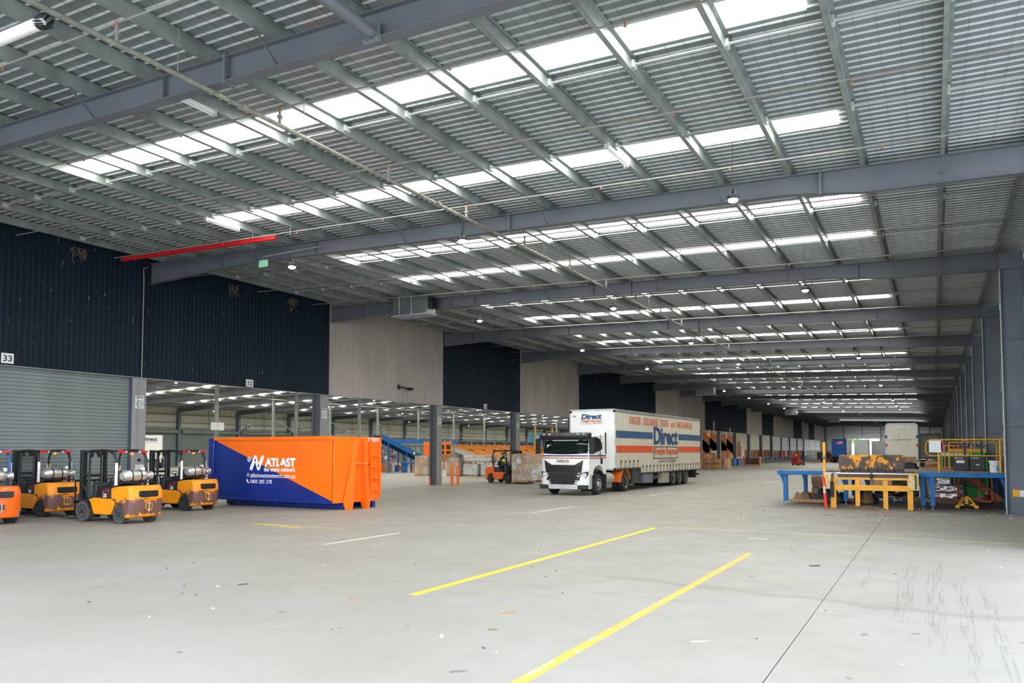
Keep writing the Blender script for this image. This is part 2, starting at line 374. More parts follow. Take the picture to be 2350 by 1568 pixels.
# ---------------------------------------------------------------- setting: roof
ceil = struct('ceiling')
RIB = .242
ROOF0 = 2.5             # the roof ends here, the forecourt before it is open to the sky
SKY = [12.35, 17.25, 23.1, 27.1, 33.4, 38.6, 45.1, 49.3, 55.3, 61.8, 67.7, 74.2, 79.7, 85.9, 91.6, 107.3, 112.6, 118.3, 123.4, 128.2, 133.8, 139.3, 145.2, 151.3, 163, 175, 187, 200, 211, 221, 231]  # last three strips are added glowing panels that brighten the far wall
def sheet(y0, y1, x0, x1, zf, name, m, parent, rib=RIB, low=0):
    """trapezoidal sheet, ribs along x; zf(x) gives the underside height"""
    n = max(1, round((y1-y0)/rib)); p = (y1-y0)/n; prof = []
    for k in range(n):
        a = y0+k*p; prof += [(a, .03), (a+p*.74, .03), (a+p*.80, 0), (a+p*.86, 0), (a+p*.92, .03)]
    prof.append((y1, .03)); v = []; f = []
    xsn = [x0, x1]
    for x in xsn:
        for y, z in prof: v.append((x, y, zf(x)+z))
    N = len(prof)
    for i in range(N-1): f.append((i, i+1, i+1+N, i+N))
    b = MB(); b.add(v, f)
    for i in range(N-1):   # upper skin, so that the sheet has thickness
        pass
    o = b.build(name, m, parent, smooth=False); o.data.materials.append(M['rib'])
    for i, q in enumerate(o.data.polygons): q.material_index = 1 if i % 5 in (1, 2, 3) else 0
    return o
zsheet = lambda x: rz_(x)+.23
edge = ROOF0
for s in SKY:
    a, c = s-.39, s+.39
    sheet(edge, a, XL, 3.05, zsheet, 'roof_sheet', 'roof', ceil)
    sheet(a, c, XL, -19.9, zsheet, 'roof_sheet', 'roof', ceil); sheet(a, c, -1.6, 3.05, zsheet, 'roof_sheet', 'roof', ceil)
    b = MB(); b.add([(-19.9, a, zsheet(-19.9)), (-1.6, a, zsheet(-1.6)), (-1.6, c, zsheet(-1.6)), (-19.9, c, zsheet(-19.9)), (-19.9, a, zsheet(-19.9)+.01), (-1.6, a, zsheet(-1.6)+.01), (-1.6, c, zsheet(-1.6)+.01), (-19.9, c, zsheet(-19.9)+.01)],
        [(0, 1, 2, 3), (7, 6, 5, 4), (0, 4, 5, 1), (2, 6, 7, 3)])
    b.build('skylight', 'skylight', ceil, smooth=False)
    edge = c
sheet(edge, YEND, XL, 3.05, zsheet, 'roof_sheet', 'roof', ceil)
# closing skin above the sheets keeps daylight out of the laps
b = MB(); 
for (a, c) in zip([ROOF0]+[s+.4 for s in SKY], [s-.4 for s in SKY]+[YEND]):
    b.box(XL-.3, 3.2, a, c, 0, .02)
b.v = [(x, y, z+zsheet(x)+.07) for x, y, z in b.v]
b.build('roof_lining', 'roof', ceil, smooth=False)
# purlins, Z section
PUR = [.397 - 1.66556*i for i in range(-1, 17)]
def purlin_mesh(x, y0, y1):
    z = rz_(x); b = MB()
    b.box(x-.003, x+.003, y0, y1, z, z+.23); b.box(x-.095, x, y0, y1, z, z+.004); b.box(x-.095, x-.091, y0, y1, z, z+.025); b.box(x, x+.075, y0, y1, z+.224, z+.229)
    return b
for x in PUR: purlin_mesh(x, ROOF0+.1, YEND).build('purlin', 'galv', ceil, smooth=False)
# rafters with haunched ends, splice plates and fly braces
def depth(x):
    pts = [(-27.1, .80), (-22, .47), (-20, .45), (-3, .45), (-1.2, .62), (2.2, .62)]
    for (a, da), (c, dc) in zip(pts, pts[1:]):
        if a <= x <= c: return da+(dc-da)*(x-a)/(c-a)
    return .45
rx = [-27.05, -24.5, -22, -20, -11, -3, -1.2, 2.1]
def rafter_mb():
    b = MB()
    top = [(x, rz_(x)-.004) for x in rx]; bot = [(x, rz_(x)-depth(x)) for x in rx]
    b.prism(top+bot[::-1], 'y', -.006, .006)
    for i in range(len(rx)-1):
        for P_ in (top, bot):
            (xa, za), (xb, zb) = P_[i], P_[i+1]
            b.add([(xa, -.11, za), (xb, -.11, zb), (xb, .11, zb), (xa, .11, za), (xa, -.11, za-.016), (xb, -.11, zb-.016), (xb, .11, zb-.016), (xa, .11, za-.016)],
                  [(0, 1, 2, 3), (7, 6, 5, 4), (0, 4, 5, 1), (2, 6, 7, 3), (1, 5, 6, 2), (0, 3, 7, 4)])
    return b
raf_proto = None
for k in range(0, 22):
    o = rafter_mb().build('rafter', 'steel', ceil, smooth=False) if raf_proto is None else place(raf_proto, 'rafter', ceil)
    raf_proto = raf_proto or o; o.location.y = raf(k)
spl = MB()
for x in (-21.3, -10.85, -2.25):
    spl.box(x-.03, x+.03, -.13, .13, rz_(x)-depth(x)-.05, rz_(x)+.04)
    for dz in (.1, .35):
        for sy in (-.09, .09): spl.cyl((x-.06, sy, rz_(x)-dz), (x+.06, sy, rz_(x)-dz), .016, 6)
for x in (-24.9, -23, -18.4, -12.5): spl.box(x-.006, x+.006, -.1, .1, rz_(x)-depth(x), rz_(x))
sp0 = spl.build('splice_plate', 'steel', ceil, smooth=False); sp0.location.y = raf(0)
for k in range(1, 12): place(sp0, 'splice_plate', ceil, (0, raf(k), 0))
fb = MB(); 
fb.bar((0, .02, -.43), (0, .62, .03), .05, .006, (1, 0, 0)); fb.bar((0, -.02, -.43), (0, -.62, .03), .05, .006, (1, 0, 0))
fb0 = fb.build('fly_brace', 'steel', ceil, smooth=False)
first = True
for k in range(0, 9):
    for i in (1, 4, 7, 10, 13, 15):
        x = PUR[i]-.04
        if first: fb0.location = (x, raf(k), rz_(x)); first = False
        else: place(fb0, 'fly_brace', ceil, (x, raf(k), rz_(x)))
# bridging bars between the purlins
bb = MB(); bb.bar((.04, 0, -.05), (1.63, 0, -.05-.04), .065, .02); bb.cbox((.03, 0, -.05), (.05, .16, .13)); bb.cbox((1.62, 0, -.09), (.05, .16, .13))
bb0 = bb.build('bridging_bar', 'galv_light', ceil, smooth=False); first = True
for k in range(0, 8):
    for dy in (3.6, 7.1):
        for i in range(1, 18):
            x = PUR[i]
            if first: bb0.location = (x, raf(k)+dy, rz_(x)+.17); first = False
            else: place(bb0, 'bridging_bar', ceil, (x, raf(k)+dy, rz_(x)+.17))
fb = MB()
for k in range(8, 20):
    for dy in (3.95, 7.15): fb.bar((XL, raf(k)+dy, rz_(XL)+.1), (2.1, raf(k)+dy, rz_(2.1)+.1), .065, .02)
o = fb.build('bridging_bar', 'galv_light', ceil, smooth=False); o['kind'] = 'stuff'
# roof safety mesh lying on the purlins
wm = MB()
x = XL+.1
while x < 3: wm.bar((x, ROOF0, rz_(x)+.215), (x, 42, rz_(x)+.215), .004, .004); x += .33
o = wm.build('safety_mesh', 'wire', ceil, smooth=False); o['kind'] = 'stuff'

# ---------------------------------------------------------------- setting: left wall
wall = struct('wall_left')
CB = 4.965
def ribbed(y0, y1, z0, z1, x, name, m, parent, pitch=.2, d=.03, sgn=1, flip=False, th=.01):
    """vertical ribs; sheet in the plane x (or in the plane y when flip)"""
    n = max(1, round((y1-y0)/pitch)); p = (y1-y0)/n; pr = []
    for k in range(n):
        a = y0+k*p; pr += [(a, 0), (a+p*.60, 0), (a+p*.70, d), (a+p*.90, d)]
    pr.append((y1, 0)); b = MB(); N = len(pr)
    vs = [(x+sgn*q, y, z) for z in (z0, z1) for y, q in pr]+[(x+sgn*(q-.02), y, z) for z in (z0, z1) for y, q in pr]
    if flip: vs = [(v[1], v[0], v[2]) for v in vs]
    fs = [(i, i+1, i+1+N, i+N) for i in range(N-1)]+[(i+2*N, i+1+2*N, i+1+3*N, i+3*N) for i in range(N-1)]+[(i, i+1, i+1+2*N, i+2*N) for i in range(N-1)]
    b.add(vs, fs)
    me = bpy.data.meshes.new(name); me.from_pydata(b.v, [], b.f); me.update(); me.materials.append(M[m])
    o = bpy.data.objects.new(name, me); COL.objects.link(o); o.parent = parent; return o
cuts = [(9.0, 19.9, 'navy'), (19.9, 30.35, 'navy'), (30.35, 40.87, 'beige'), (40.87, 51.3, 'navy'), (51.3, 62.3, 'beige'), (62.3, 83.7, 'navy'), (83.7, 105, 'beige'), (105, 132, 'navy'), (132, 145, 'beige'), (145, 156.5, 'navy'), (156.5, 181, 'beige'), (181, 193.7, 'navy'), (193.7, 205, 'beige'), (205, 215.5, 'navy'), (215.5, YEND, 'beige')]
for y0, y1, m in cuts: ribbed(y0, y1, CB, rz_(XL)+.22, XL, 'cladding', m, wall)
ribbed(-1, 9.0, 0, rz_(XL)+.22, XL, 'cladding', 'navy', wall)
MB().box(XL-.16, XL-.03, 9.2, YEND, CB-.005, CB+.25).build('lintel_beam', 'coldark', wall)
boxes((XL-.02, XL+.04, 9.0, YEND, CB-.03, CB+.0)).build('drip_flashing', 'column', wall, smooth=False)
# columns between the openings
for k in range(0, 19):
    y = raf(k)
    z0 = 0 if y < 104 else .93
    MB().box(XL-.36, XL-.02, y-.62, y-.02, z0, CB).build('column', 'column', wall, bevel=.01)
    MB().box(XL-.36, XL-.03, y-.66, y-.621, z0, CB).build('column_flange', 'coldark', wall)
    MB().box(XL-.5, XL-.37, y-.70, y-.58, z0, CB).build('door_track', 'coldark', wall)
# closed roller doors
def roller(name, y0, y1, z0, z1, x, slat=.128, joined=False, parent=None):
    d = parent or struct(name)
    proto = None; n = int((z1-z0)/slat); sl = (z1-z0)/n; L = y1-y0
    if joined:
        b = MB()
        for i in range(n): b.prism([(x, z0+i*sl+.004), (x+.022, z0+i*sl+sl*.3), (x+.022, z0+i*sl+sl*.75), (x, z0+(i+1)*sl-.002)], 'y', y0, y1)
        o = b.build('slat', 'shutter', d, smooth=False); o['kind'] = 'stuff'
        return d
    b = MB(); b.prism([(0, .004), (.012, .016), (.013, sl-.014), (0, sl-.002), (-.012, sl), (-.012, 0)], 'y', y0, y1)
    for i in range(n):
        if proto is None: proto = b.build('slat', 'shutter', d, smooth=False); proto.location = (x, 0, z0)
        else: place(proto, 'slat', d, (x, 0, z0+i*sl))
    return d
roller('door_1', 9.4, 19.28, 0, CB, XL-.2)
# partly lowered and part-closed doors further along
roller('door_2', raf(8)-.0, raf(9)-.7, 3.9, CB, XL-.2, joined=True)
roller('door_3', raf(7), raf(8)-.7, .0, CB, XL-.2, .12, joined=True)
# white mesh doors, the brightly lit last bays
wd = struct('door_4')
for k in range(14, 21):
    y0, y1 = raf(k)+.02, min(raf(k+1)-.7, YEND-1)
    boxes((XL-.3, XL-.24, y0, y1, 2.2, CB)).build('panel', 'whitewall', wd)
    b = MB()
    for z in (2.2, 3.4, CB-.05): b.box(XL-.23, XL-.2, y0, y1, z-.04, z+.04)
    for t in range(5): yy = y0+(y1-y0)*t/4; b.box(XL-.23, XL-.2, yy-.03, yy+.03, .93, CB)
    b.build('door_frame', 'column', wd)
# dock face and rubber bumpers
boxes((XL-.15, XL+.02, 104.9, YEND, 0, .93)).build('dock_face', mat('dock face paint', (.09, .10, .15), .6, var=.5, scale=1, col2=(.3, .32, .36), thr=.55, tscale=2), wall)
for k in range(9, 17):
    y = raf(k)+2; boxes((XL+.02, XL+.14, y, y+.3, .35, .85), (XL+.02, XL+.14, y+4, y+4.3, .35, .85)).build('dock_bumper', 'rubber', wall)
# numbers
def plate(name, s, y, z, wd_, ht, lab, x=XL+.045, h=.62, m='whitep', tm='txtdark'):
    t = thing(name, lab, 'sign', (x, y, z))
    MB().box(0, .012, 0, wd_, 0, ht).build('plate', m, t)
    if s: text(s, wd_*.72, ht*h, tm, t, (.013, wd_*.14, ht*(1-h)/2), PX, bold=.02)
    return t
plate('number_sign', '33', 14.42, 5.02, .40, .34, 'white number sign 33 on navy cladding above the roller door')
plate('number_sign', '32', 24.86, 5.0, .42, .32, 'white number sign 32 above the opening behind the skip bin')
plate('number_sign', '31', 45.9, 5.0, .42, .34, 'small white number sign on the navy panel above the bollards')
plate('number_sign', '30', 66.5, 5.0, .42, .34, 'small number sign on the dark panel behind the trailer')
for i, y in enumerate((109.5, 119.5)):
    plate('number_sign', None, y, 5.05, .4, .5+.7*(1-i), ['tall white notice on the dark panel beyond the trailer', 'small white notice on the dark panel beyond the first doorways'][i])
for k, lab in ((1, 'driver safe zone notice on the column right of the roller door'), (2, 'driver safe zone notice on the column behind the skip bin'), (3, 'driver safe zone notice on the column by the orange bollards'), (4, 'driver safe zone notice on the column left of the truck')):
    y = raf(k)-.5
    t = thing('safety_sign', lab, 'sign', (XL-.018, y, 3.75), group=None)
    MB().box(0, .01, 0, .36, 0, .5).build('plate', 'whitep', t)
    text('DRIVER', .3, .07, 'txtdark', t, (.011, .03, .4), PX, bold=.02)
    text('SAFE', .13, .05, 'txtdark', t, (.011, .115, .2), PX); text('ZONE', .13, .05, 'txtdark', t, (.011, .115, .13), PX)
    rg = MB(); pts = [(.012, .18+.13*math.cos(a), .19+.13*math.sin(a)) for a in [i*math.pi/12 for i in range(25)]]
    rg.tube(pts, .012, 6); rg.build('ring', mat('sign green', (.01, .2, .12), .5), t)
# control box and papers on the first column
t = thing('control_box', 'small grey control box with notice on the column behind the amber forklift', 'control box', (XL-.018, raf(1)-.45, 1.35))
boxes((0, .08, 0, .35, 0, .22)).build('case', 'whitep', t, bevel=.01); boxes((0, .06, .1, .2, .35, .45)).build('switch', 'plastic', t); boxes((.081, .085, .18, .33, .05, .17)).build('notice', 'white', t)
t = thing('wall_conduit', 'thin pale conduit running down the navy cladding to the first column', 'conduit', (XL+.04, 19.62, 0))
b = MB(); b.tube([(.5, -.2, 9.22), (.2, -.15, 9.2), (.06, -.05, 9.05), (.02, 0, 8.8), (.02, 0, 7.5), (.02, 0, CB-.1)], .02, 8); b.tube([(.02, 0, CB-.1), (-.04, -.1, CB-.3), (-.04, -.1, 1.9)], .014, 6); b.build('pipe', 'branch', t)
t = thing('cable_tray', 'long bright red cable tray hanging under the roof at the left', 'cable tray', (0, 18.15, 0))
b = MB(); b.bar((-26.3, 0, rz_(-26.3)-.32), (-18.5, 0, rz_(-18.5)-.32), .14, .05); b.bar((-26.3, -.07, rz_(-26.3)-.28), (-18.5, -.07, rz_(-18.5)-.28), .01, .09); b.build('tray', 'redpipe', t)
for i in range(12, 17): x = PUR[i]; MB().cyl((x, 0, rz_(x)-.3), (x, 0, rz_(x)+.02), .008, 6).build('hanger_rod', 'galv', t)
for y, x, lab in ((16.9, 0, 'straw bird nest above droppings on the first navy panel'), (24.0, 0, 'small straw bird nest on the second navy panel'), (27.6, 0, 'straw bird nest nearest the beige panels')):
    b = MB(); r_ = random.Random(int(y*10))
    for i in range(60):
        p = Vector((XL+.05+r_.random()*.1, y+r_.uniform(-.3, .3), rz_(XL)-.02-abs(r_.gauss(0, .22)))); q = p+Vector((r_.uniform(0, .06), r_.uniform(-.1, .1), r_.uniform(-.22, .02)))
        b.bar(p, q, .012, .012)
    tag(b.build('bird_nest', 'straw'), lab, 'bird nest')
b = MB()
b.tube([(XL+.05, 36.2, 5.75), (XL+.2, 36.25, 5.8), (XL+.2, 36.6, 5.78), (XL+.22, 36.9, 5.7)], .04, 6); b.cbox((XL+.3, 37, 5.72), (.28, .2, .16)); b.cbox((XL+.06, 36.2, 5.8), (.06, .2, .25))
tag(b.build('security_camera', 'black'), 'small dark camera on a bracket on the beige cladding', 'camera')

# ---------------------------------------------------------------- setting: right wall
rw = struct('wall_right')
for k in range(1, 22):
    y = raf(k)
    b = MB(); b.box(XR, XR+.62, y-.03, y+.01, 0, 8.4); b.box(XR-.0, XR+.03, y-.16, y+.16, 0, 8.75); b.box(XR+.60, XR+.63, y-.16, y+.16, 0, 8.75)
    b.box(XR-.01, XR+.62, y-.17, y+.17, 8.15, 8.2); b.box(XR-.01, XR+.66, y-.19, y+.19, 8.2, 8.62)
    for z in (2.9, 5.8): b.box(XR+.03, XR+.6, y-.1, y+.1, z, z+.02)
    b.box(XR-.08, XR+.7, y-.25, y+.25, 0, .04)
    b.build('column', 'bluegrey', rw, smooth=False)
    MB().box(XR-.03, XR-.005, y-.2, y-.16, 0, 8.1).build('column_edge_angle', 'galv_light', rw)
ribbed(20.2, YEND, .0, 8.95, 3.02, 'cladding', 'greyclad', rw, .25, .03, -1)
for z in (1.6, 3.2, 4.8, 6.4, 7.8): boxes((2.78, 2.98, 20.2, YEND, z-.03, z+.03)).build('girt', 'galv', rw)
b = MB()
for k in range(1, 8): b.bar((2.85, raf(k)+.3, .3), (2.85, raf(k)+5.2, 4.8), .08, .08); b.bar((2.85, raf(k)+5.2, 4.8), (2.85, raf(k+1)-.3, 8.6), .08, .08)
b.build('wall_brace', 'galv', rw)
for k in range(2, 7):
    MB().box(XR+.7, XR+.76, raf(k)+.25, raf(k)+.33, 0, 8.3).build('downpipe', 'annexclad', rw)

# ---------------------------------------------------------------- setting: far wall with the big doors, and the yard outside
fw = struct('wall_back')
def far(x0, x1, z0, z1): ribbed(x0, x1, z0, z1, YEND, 'cladding', 'lightclad', fw, .4, .05, -1, flip=True)
far(XL, -21.9, 0, 9.6); far(-21.9, -12.8, 6.05, 9.4); far(-12.8, -7.6, 0, 9.3); far(-7.6, -.85, 6.0, 9.1); far(-.85, 3.05, 0, 9)
for z in (6.3, 7.1, 7.9, 8.7): boxes((XL, 3, YEND-.3, YEND-.12, z-.04, z+.04)).build('girt', 'galv', fw)
for x in (XL+.3, -22.1, -17.3, -12.6, -7.8, -3.5, -.6, 2.8): boxes((x-.15, x+.15, YEND-.5, YEND-.1, 0, 6.0 if x in (-17.3, -3.5) and False else 9)).build('column', 'column', fw) if x not in (-17.3, -3.5) else boxes((x-.1, x+.1, YEND-.5, YEND-.1, 6, 9)).build('column', 'column', fw)
for x0, x1 in ((-21.9, -12.8), (-7.6, -.85)):
    MB().cyl((x0, YEND-.5, 5.8), (x1, YEND-.5, 5.8), .32, 16).build('roller_drum', 'whitep', fw)
    boxes((x0-.1, x0+.02, YEND-.4, YEND-.05, 0, 5.8), (x1-.02, x1+.1, YEND-.4, YEND-.05, 0, 5.8)).build('door_jamb', 'whitep', fw)
yard = struct('ground'); boxes((-160, 90, YEND+.01, 420, -.4, -.02)).build('asphalt', 'darkasph', yard); boxes((-120, 100, -60, -14.01, -.4, -.02)).build('asphalt', 'darkasph', yard); boxes((3.41, 60, -14, 60, -.4, -.02)).build('asphalt', 'darkasph', yard)
def tree(x, y, h, s, label):
    t = thing('leafy_tree', label, 'tree', (x, y, 0), group=None); r_ = random.Random(s)
    b = MB(); b.tube([(0, 0, 0), (.2, 0, h*.3), (0, .2, h*.6)], [.3, .22, .12], 8); b.build('trunk', 'bark', t)
    b = MB()
    for i in range(420):
        a, e, q = r_.uniform(0, 6.28), r_.uniform(-.4, 1.5), r_.uniform(.55, 1)
        c = Vector((math.cos(a)*math.cos(e)*h*.38*q, math.sin(a)*math.cos(e)*h*.38*q, h*.55+math.sin(e)*h*.42*q)); u = Vector((r_.gauss(0, 1), r_.gauss(0, 1), r_.gauss(0, .6))).normalized(); v = u.orthogonal().normalized(); L = .55
        b.add([c-u*L, c+v*L*.6, c+u*L, c-v*L*.6], [(0, 1, 2, 3)])
    b.build('crown', 'leafa', t, smooth=False)
tree(-22, 285, 10, 1, 'green tree outside the left far doorway, behind the blue trailer row')
tree(-13.5, 290, 8, 2, 'green tree outside the far doorway, left of the white trailer')
tree(-2.2, 280, 9, 3, 'green tree outside the doorway right of the white trailer')
tree(-27, 300, 12, 4, 'taller tree beyond the yard at far left')

# ---------------------------------------------------------------- setting: the annex beyond the left openings
XA, YA1 = -92.0, YEND
def za(x): return 9.35 + (x-XL)*-.0 if False else (9.55-(x+58)*.0 - abs(x+58)*.045)
ca = struct('ceiling.001')
for (x0, x1) in ((XA, -58), (-58, XL-.05)): 
    b = MB(); b.add([(x0, 9, za(x0)+.25), (x1, 9, za(x1)+.25), (x1, YEND, za(x1)+.25), (x0, YEND, za(x0)+.25), (x0, 9, za(x0)+.28), (x1, 9, za(x1)+.28), (x1, YEND, za(x1)+.28), (x0, YEND, za(x0)+.28)], [(0, 1, 2, 3), (7, 6, 5, 4), (0, 4, 5, 1), (2, 6, 7, 3)])
    b.build('roof_sheet', 'roof', ca, smooth=False)
xx = XA+1
while xx < XL-1:
    b = MB(); b.box(xx-.003, xx+.003, 9, YEND, za(xx), za(xx)+.22); b.box(xx-.08, xx, 9, YEND, za(xx), za(xx)+.006); b.build('purlin', 'galv', ca, smooth=False); xx += 2.6
for k in range(0, 21):
    b = MB()
    for x0, x1 in ((XA, -58), (-58, XL-.4)):
        for dz, ww in ((0, .22), (-.55, .22), (-.28, .02)):
            hh = .02 if ww > .1 else .55
            b.bar((x0, 0, za(x0)+dz), (x1, 0, za(x1)+dz), ww, hh)
    o = b.build('rafter', 'steel', ca, smooth=False); o.location.y = raf(k)
    for dy in (2.9, 7.6):
        for x0, x1 in ((-86, -62), (-54, -33)):
            y = raf(k)+dy
            b = MB(); zz = [za(x0)+.235, za(x1)+.235]
            b.add([(x0, y-.4, zz[0]), (x1, y-.4, zz[1]), (x1, y+.4, zz[1]), (x0, y+.4, zz[0]), (x0, y-.4, zz[0]+.008), (x1, y-.4, zz[1]+.008), (x1, y+.4, zz[1]+.008), (x0, y+.4, zz[0]+.008)], [(0, 1, 2, 3), (7, 6, 5, 4), (0, 4, 5, 1), (2, 6, 7, 3), (1, 5, 6, 2), (0, 3, 7, 4)])
            b.build('skylight', 'skylight', ca, smooth=False)
    b = MB(); b.bar((XA+1, 0, za(XA)-.3), (-58, 0, za(-58)-.6), .05, .05); b.bar((-58, 0, za(-58)-.6), (XL-1, 0, za(XL)-.3), .05, .05)
    o = b.build('branch_pipe', 'branch', ca, smooth=False); o.location.y = raf(k)+5
for x in (-40, -70): MB().cyl((x, 12, za(x)-.7), (x, YEND-2, za(x)-.7), .07, 8).build('main_pipe', 'branch', ca)
wa = struct('wall_annex')
ribbed(8, YEND, 4.6, za(XA)+.2, XA, 'cladding', 'annexclad', wa, .3, .03)
boxes((XA-.1, XA, 8, YEND, 0, 4.6)).build('lower_wall', 'shutter', wa)
ribbed(XA, XL, 0, 9.6, 9.0, 'cladding', 'annexclad', wa, .4, .03, 1, flip=True); ribbed(XA, XL, 0, 9.6, YEND, 'cladding', 'annexclad', wa, .4, .03, -1, flip=True)
for z in (4.65, 5.3, 6.0, 7.1): boxes((XA+.05, XA+.25, 9, YEND, z-.05, z+.05)).build('girt', 'galv', wa)
for k in range(0, 21):
    y = raf(k); boxes((XA+.05, XA+.6, y-.2, y+.2, 0, za(XA)-.3)).build('column', 'bluegrey', wa)
    boxes((XA+.26, XA+.31, y+5.1, y+5.2, 4.6, 8)).build('mullion', 'galv', wa)
    if k in (5, 6, 7, 8): 
        b = MB(); b.cyl((XA+.5, y+.4, 4.75), (XA+.5, y+B-.4, 4.75), .3, 12); b.build('roller_drum', 'shutter', wa)
        roller('door_%d' % (k+1), y+.4, y+B-.4, 0, 4.6, XA+.3, .12, joined=True)
for i, y in enumerate((84.5, 95.6, 106.5, 117.5)):
    plate('number_sign', '4'+'0123'[i], y, 5.35, .8, .8, ['first', 'second', 'third', 'fourth'][i]+' small white bay number from the left on the annex back wall', x=XA+.33)
# posts inside
pc = 0
for x, ysl in ((-58, (49.8, 60, 70.1)), (-73, tuple(82+10.474*i for i in range(-1, 12))), (-45, (103, 113.7, 124, 134))):
    for y in ysl:
        z0 = 0 if y < 104 else .93
        MB().box(-.13, .13, -.13, .13, z0, za(x)).build('annex_post', 'galv', wa).location = (x, y, 0)
        if x == -73: MB().bar((x, y, 6.2), (x, y+4, 4.4), .1, .1).build('post_brace', 'galv', wa)
t = thing('aisle_sign', 'pair of blank white plates on the annex post above the skip bin', 'sign', (-57.85, 49.8, 4.0))
boxes((0, .03, -.75, -.02, 0, .72)).build('plate', 'whitep', t, bevel=.05); boxes((0, .03, .02, .75, 0, .72)).build('plate', 'whitep', t, bevel=.05)

# ---------------------------------------------------------------- sprinklers, lamps and other things under the roof
t = thing('sprinkler_pipework', 'olive green main sprinkler pipe with thin cross branches under the roof', 'sprinkler pipes', (0, 0, 0))
zb = lambda x: rz_(x)-.23
b = MB(); pts = []; y = 2.5
while y < 232: pts.append((-11.2, y, 8.53)); y += 6
b.tube(pts, .046, 10)
for y in (3.6, 10.1, 16.6, 23, 30, 37, 44): b.cyl((-11.2, y-.07, 8.53), (-11.2, y+.07, 8.53), .075, 12)
b.build('main_pipe', 'pipe', t)
BR = [7.53+3.491*k for k in range(45)]
for i, y in enumerate(BR):
    b = MB(); b.cyl((-26.6, y, zb(-26.6)), (1.9, y, zb(1.9)), .018, 6)
    b.build('branch_pipe', 'branch', t)
    b = MB(); b.cyl((-11.2, y, 8.55), (-11.2, y, zb(-11.2)), .03, 8); b.cyl((-11.2, y, 8.68), (-11.2, y, 8.73), .055, 8)
    b.build('riser', 'branch', t); MB().cyl((-11.2, y, zb(-11.2)-.05), (-11.2, y, zb(-11.2)+.02), .036, 8).build('elbow', 'rust' if i < 10 else 'branch', t)
hd = MB(); hd.cyl((0, 0, 0), (0, 0, -.07), .016, 6); hd.cyl((0, 0, -.07), (0, 0, -.08), .03, 8); hp = None
for i, y in enumerate(BR[:16]):
    for x in (-24.4, -21.1, -17.8, -14.4, -7.5, -4.3, -1.1):
        if hp is None: hp = hd.build('sprinkler_head', 'rust', t); hp.location = (x+.3*(i % 2), y, zb(x)-.01)
        else: place(hp, 'sprinkler_head', t, (x+.3*(i % 2), y, zb(x)-.01))
for y in (8.6, 11.6, 15.6, 22.7, 33.5, 44): MB().cyl((-11.12, y, 8.55), (-11.12, y, rz_(-11)+.2), .008, 6).build('hanger_rod', 'galv', t)
def lamp(x, y, z, lab, g=None, lens='led'):
    t = thing('high_bay_lamp', lab, 'lamp', (x, y, z), group=g)
    MB().lathe([(.11, .05), (.13, .08), (.13, .13), (.07, .16), (.04, .26)], axis='z', n=20).build('housing', 'plastic', t)
    MB().lathe([(.05, -.01), (.09, .01), (.105, .05)], axis='z', n=20).build('lens', lens, t)
    MB().cyl((0, 0, .25), (0, 0, rz_(x)-z+.02), .006, 6).build('suspension_rod', 'framegrey', t)
    if lens == 'led':
        pl = min(PUR, key=lambda q: abs(q-x) if q <= x else 99); MB().bar((pl-x-.02, 0, rz_(pl)-z-.012), (pl+1.6656-x+.02, 0, rz_(pl+1.6656)-z-.012), .04, .03).build('mounting_bar', 'galv', t)
cols_ = {0: (-16, 'left'), 1: (-10.25, 'middle'), 2: (-3.56, 'right')}
ordn = ['first', 'second', 'third', 'fourth', 'fifth', 'sixth', 'seventh', 'eighth', 'ninth', 'tenth']
for k in range(10):
    y = 16.3+10.47*k
    for c in (0, 1, 2):
        if (k, c) in ((2, 2), (4, 1), (4, 2), (4, 0), (6, 1)): continue
        lamp(cols_[c][0], y, 7.32, 'lit round high bay lamp, %s from the camera in the %s row' % (ordn[k], cols_[c][1]))
rl = random.Random(5)
k = 0
for x in (-82, -64, -50, -36):
    for i in range(9):
        y = 40+i*21+rl.uniform(-2, 2)+(x % 10)
        if y > 225: continue
        lamp(x, y, 7.2, 'small lit lamp under the annex roof beyond the openings', 'annex lamps', 'ledsmall'); 
for x, y, lab in ((-19.59, 16.9, 'white batten light at the left end of the second skylight row'), (-6.27, 16.65, 'white batten light below the second skylight row, right of centre'), (-16.26, 31.3, 'white batten light beyond the third beam'), (-12.93, 10.25, 'weathered batten light hanging by the nearest beam')):
    t = thing('batten_light', lab, 'light', (x, y, rz_(x)-.09))
    boxes((-.05, .05, -.62, .62, 0, .088)).build('body', 'whitep', t, bevel=.01); MB().cyl((0, -.6, -.02), (0, .6, -.02), .018, 8).build('tube', 'whitep', t)
    boxes((-.06, .06, -.66, -.62, -.03, .11), (-.06, .06, .62, .66, -.03, .11)).build('end_cap', 'galv_light', t)
t = thing('air_duct_box', 'grey galvanised duct box hanging on the third beam', 'duct', (-21.43, 29.55, 8.45))
boxes((-.98, .98, -.1, .62, .05, .92)).build('casing', 'duct', t, bevel=.01); boxes((-1.05, 1.02, -.18, .70, 0, .05)).build('base_tray', 'lilac', t)
b = MB(); b.cyl((-.6, -.12, 0), (-.6, -.12, .95), .015, 6); b.cyl((.1, -.12, 0), (.1, -.12, .95), .015, 6); b.build('hanger_rod', 'galv_light', t)
boxes((.99, 1.15, 0, .5, .3, .8)).build('fan', 'black', t, bevel=.02)
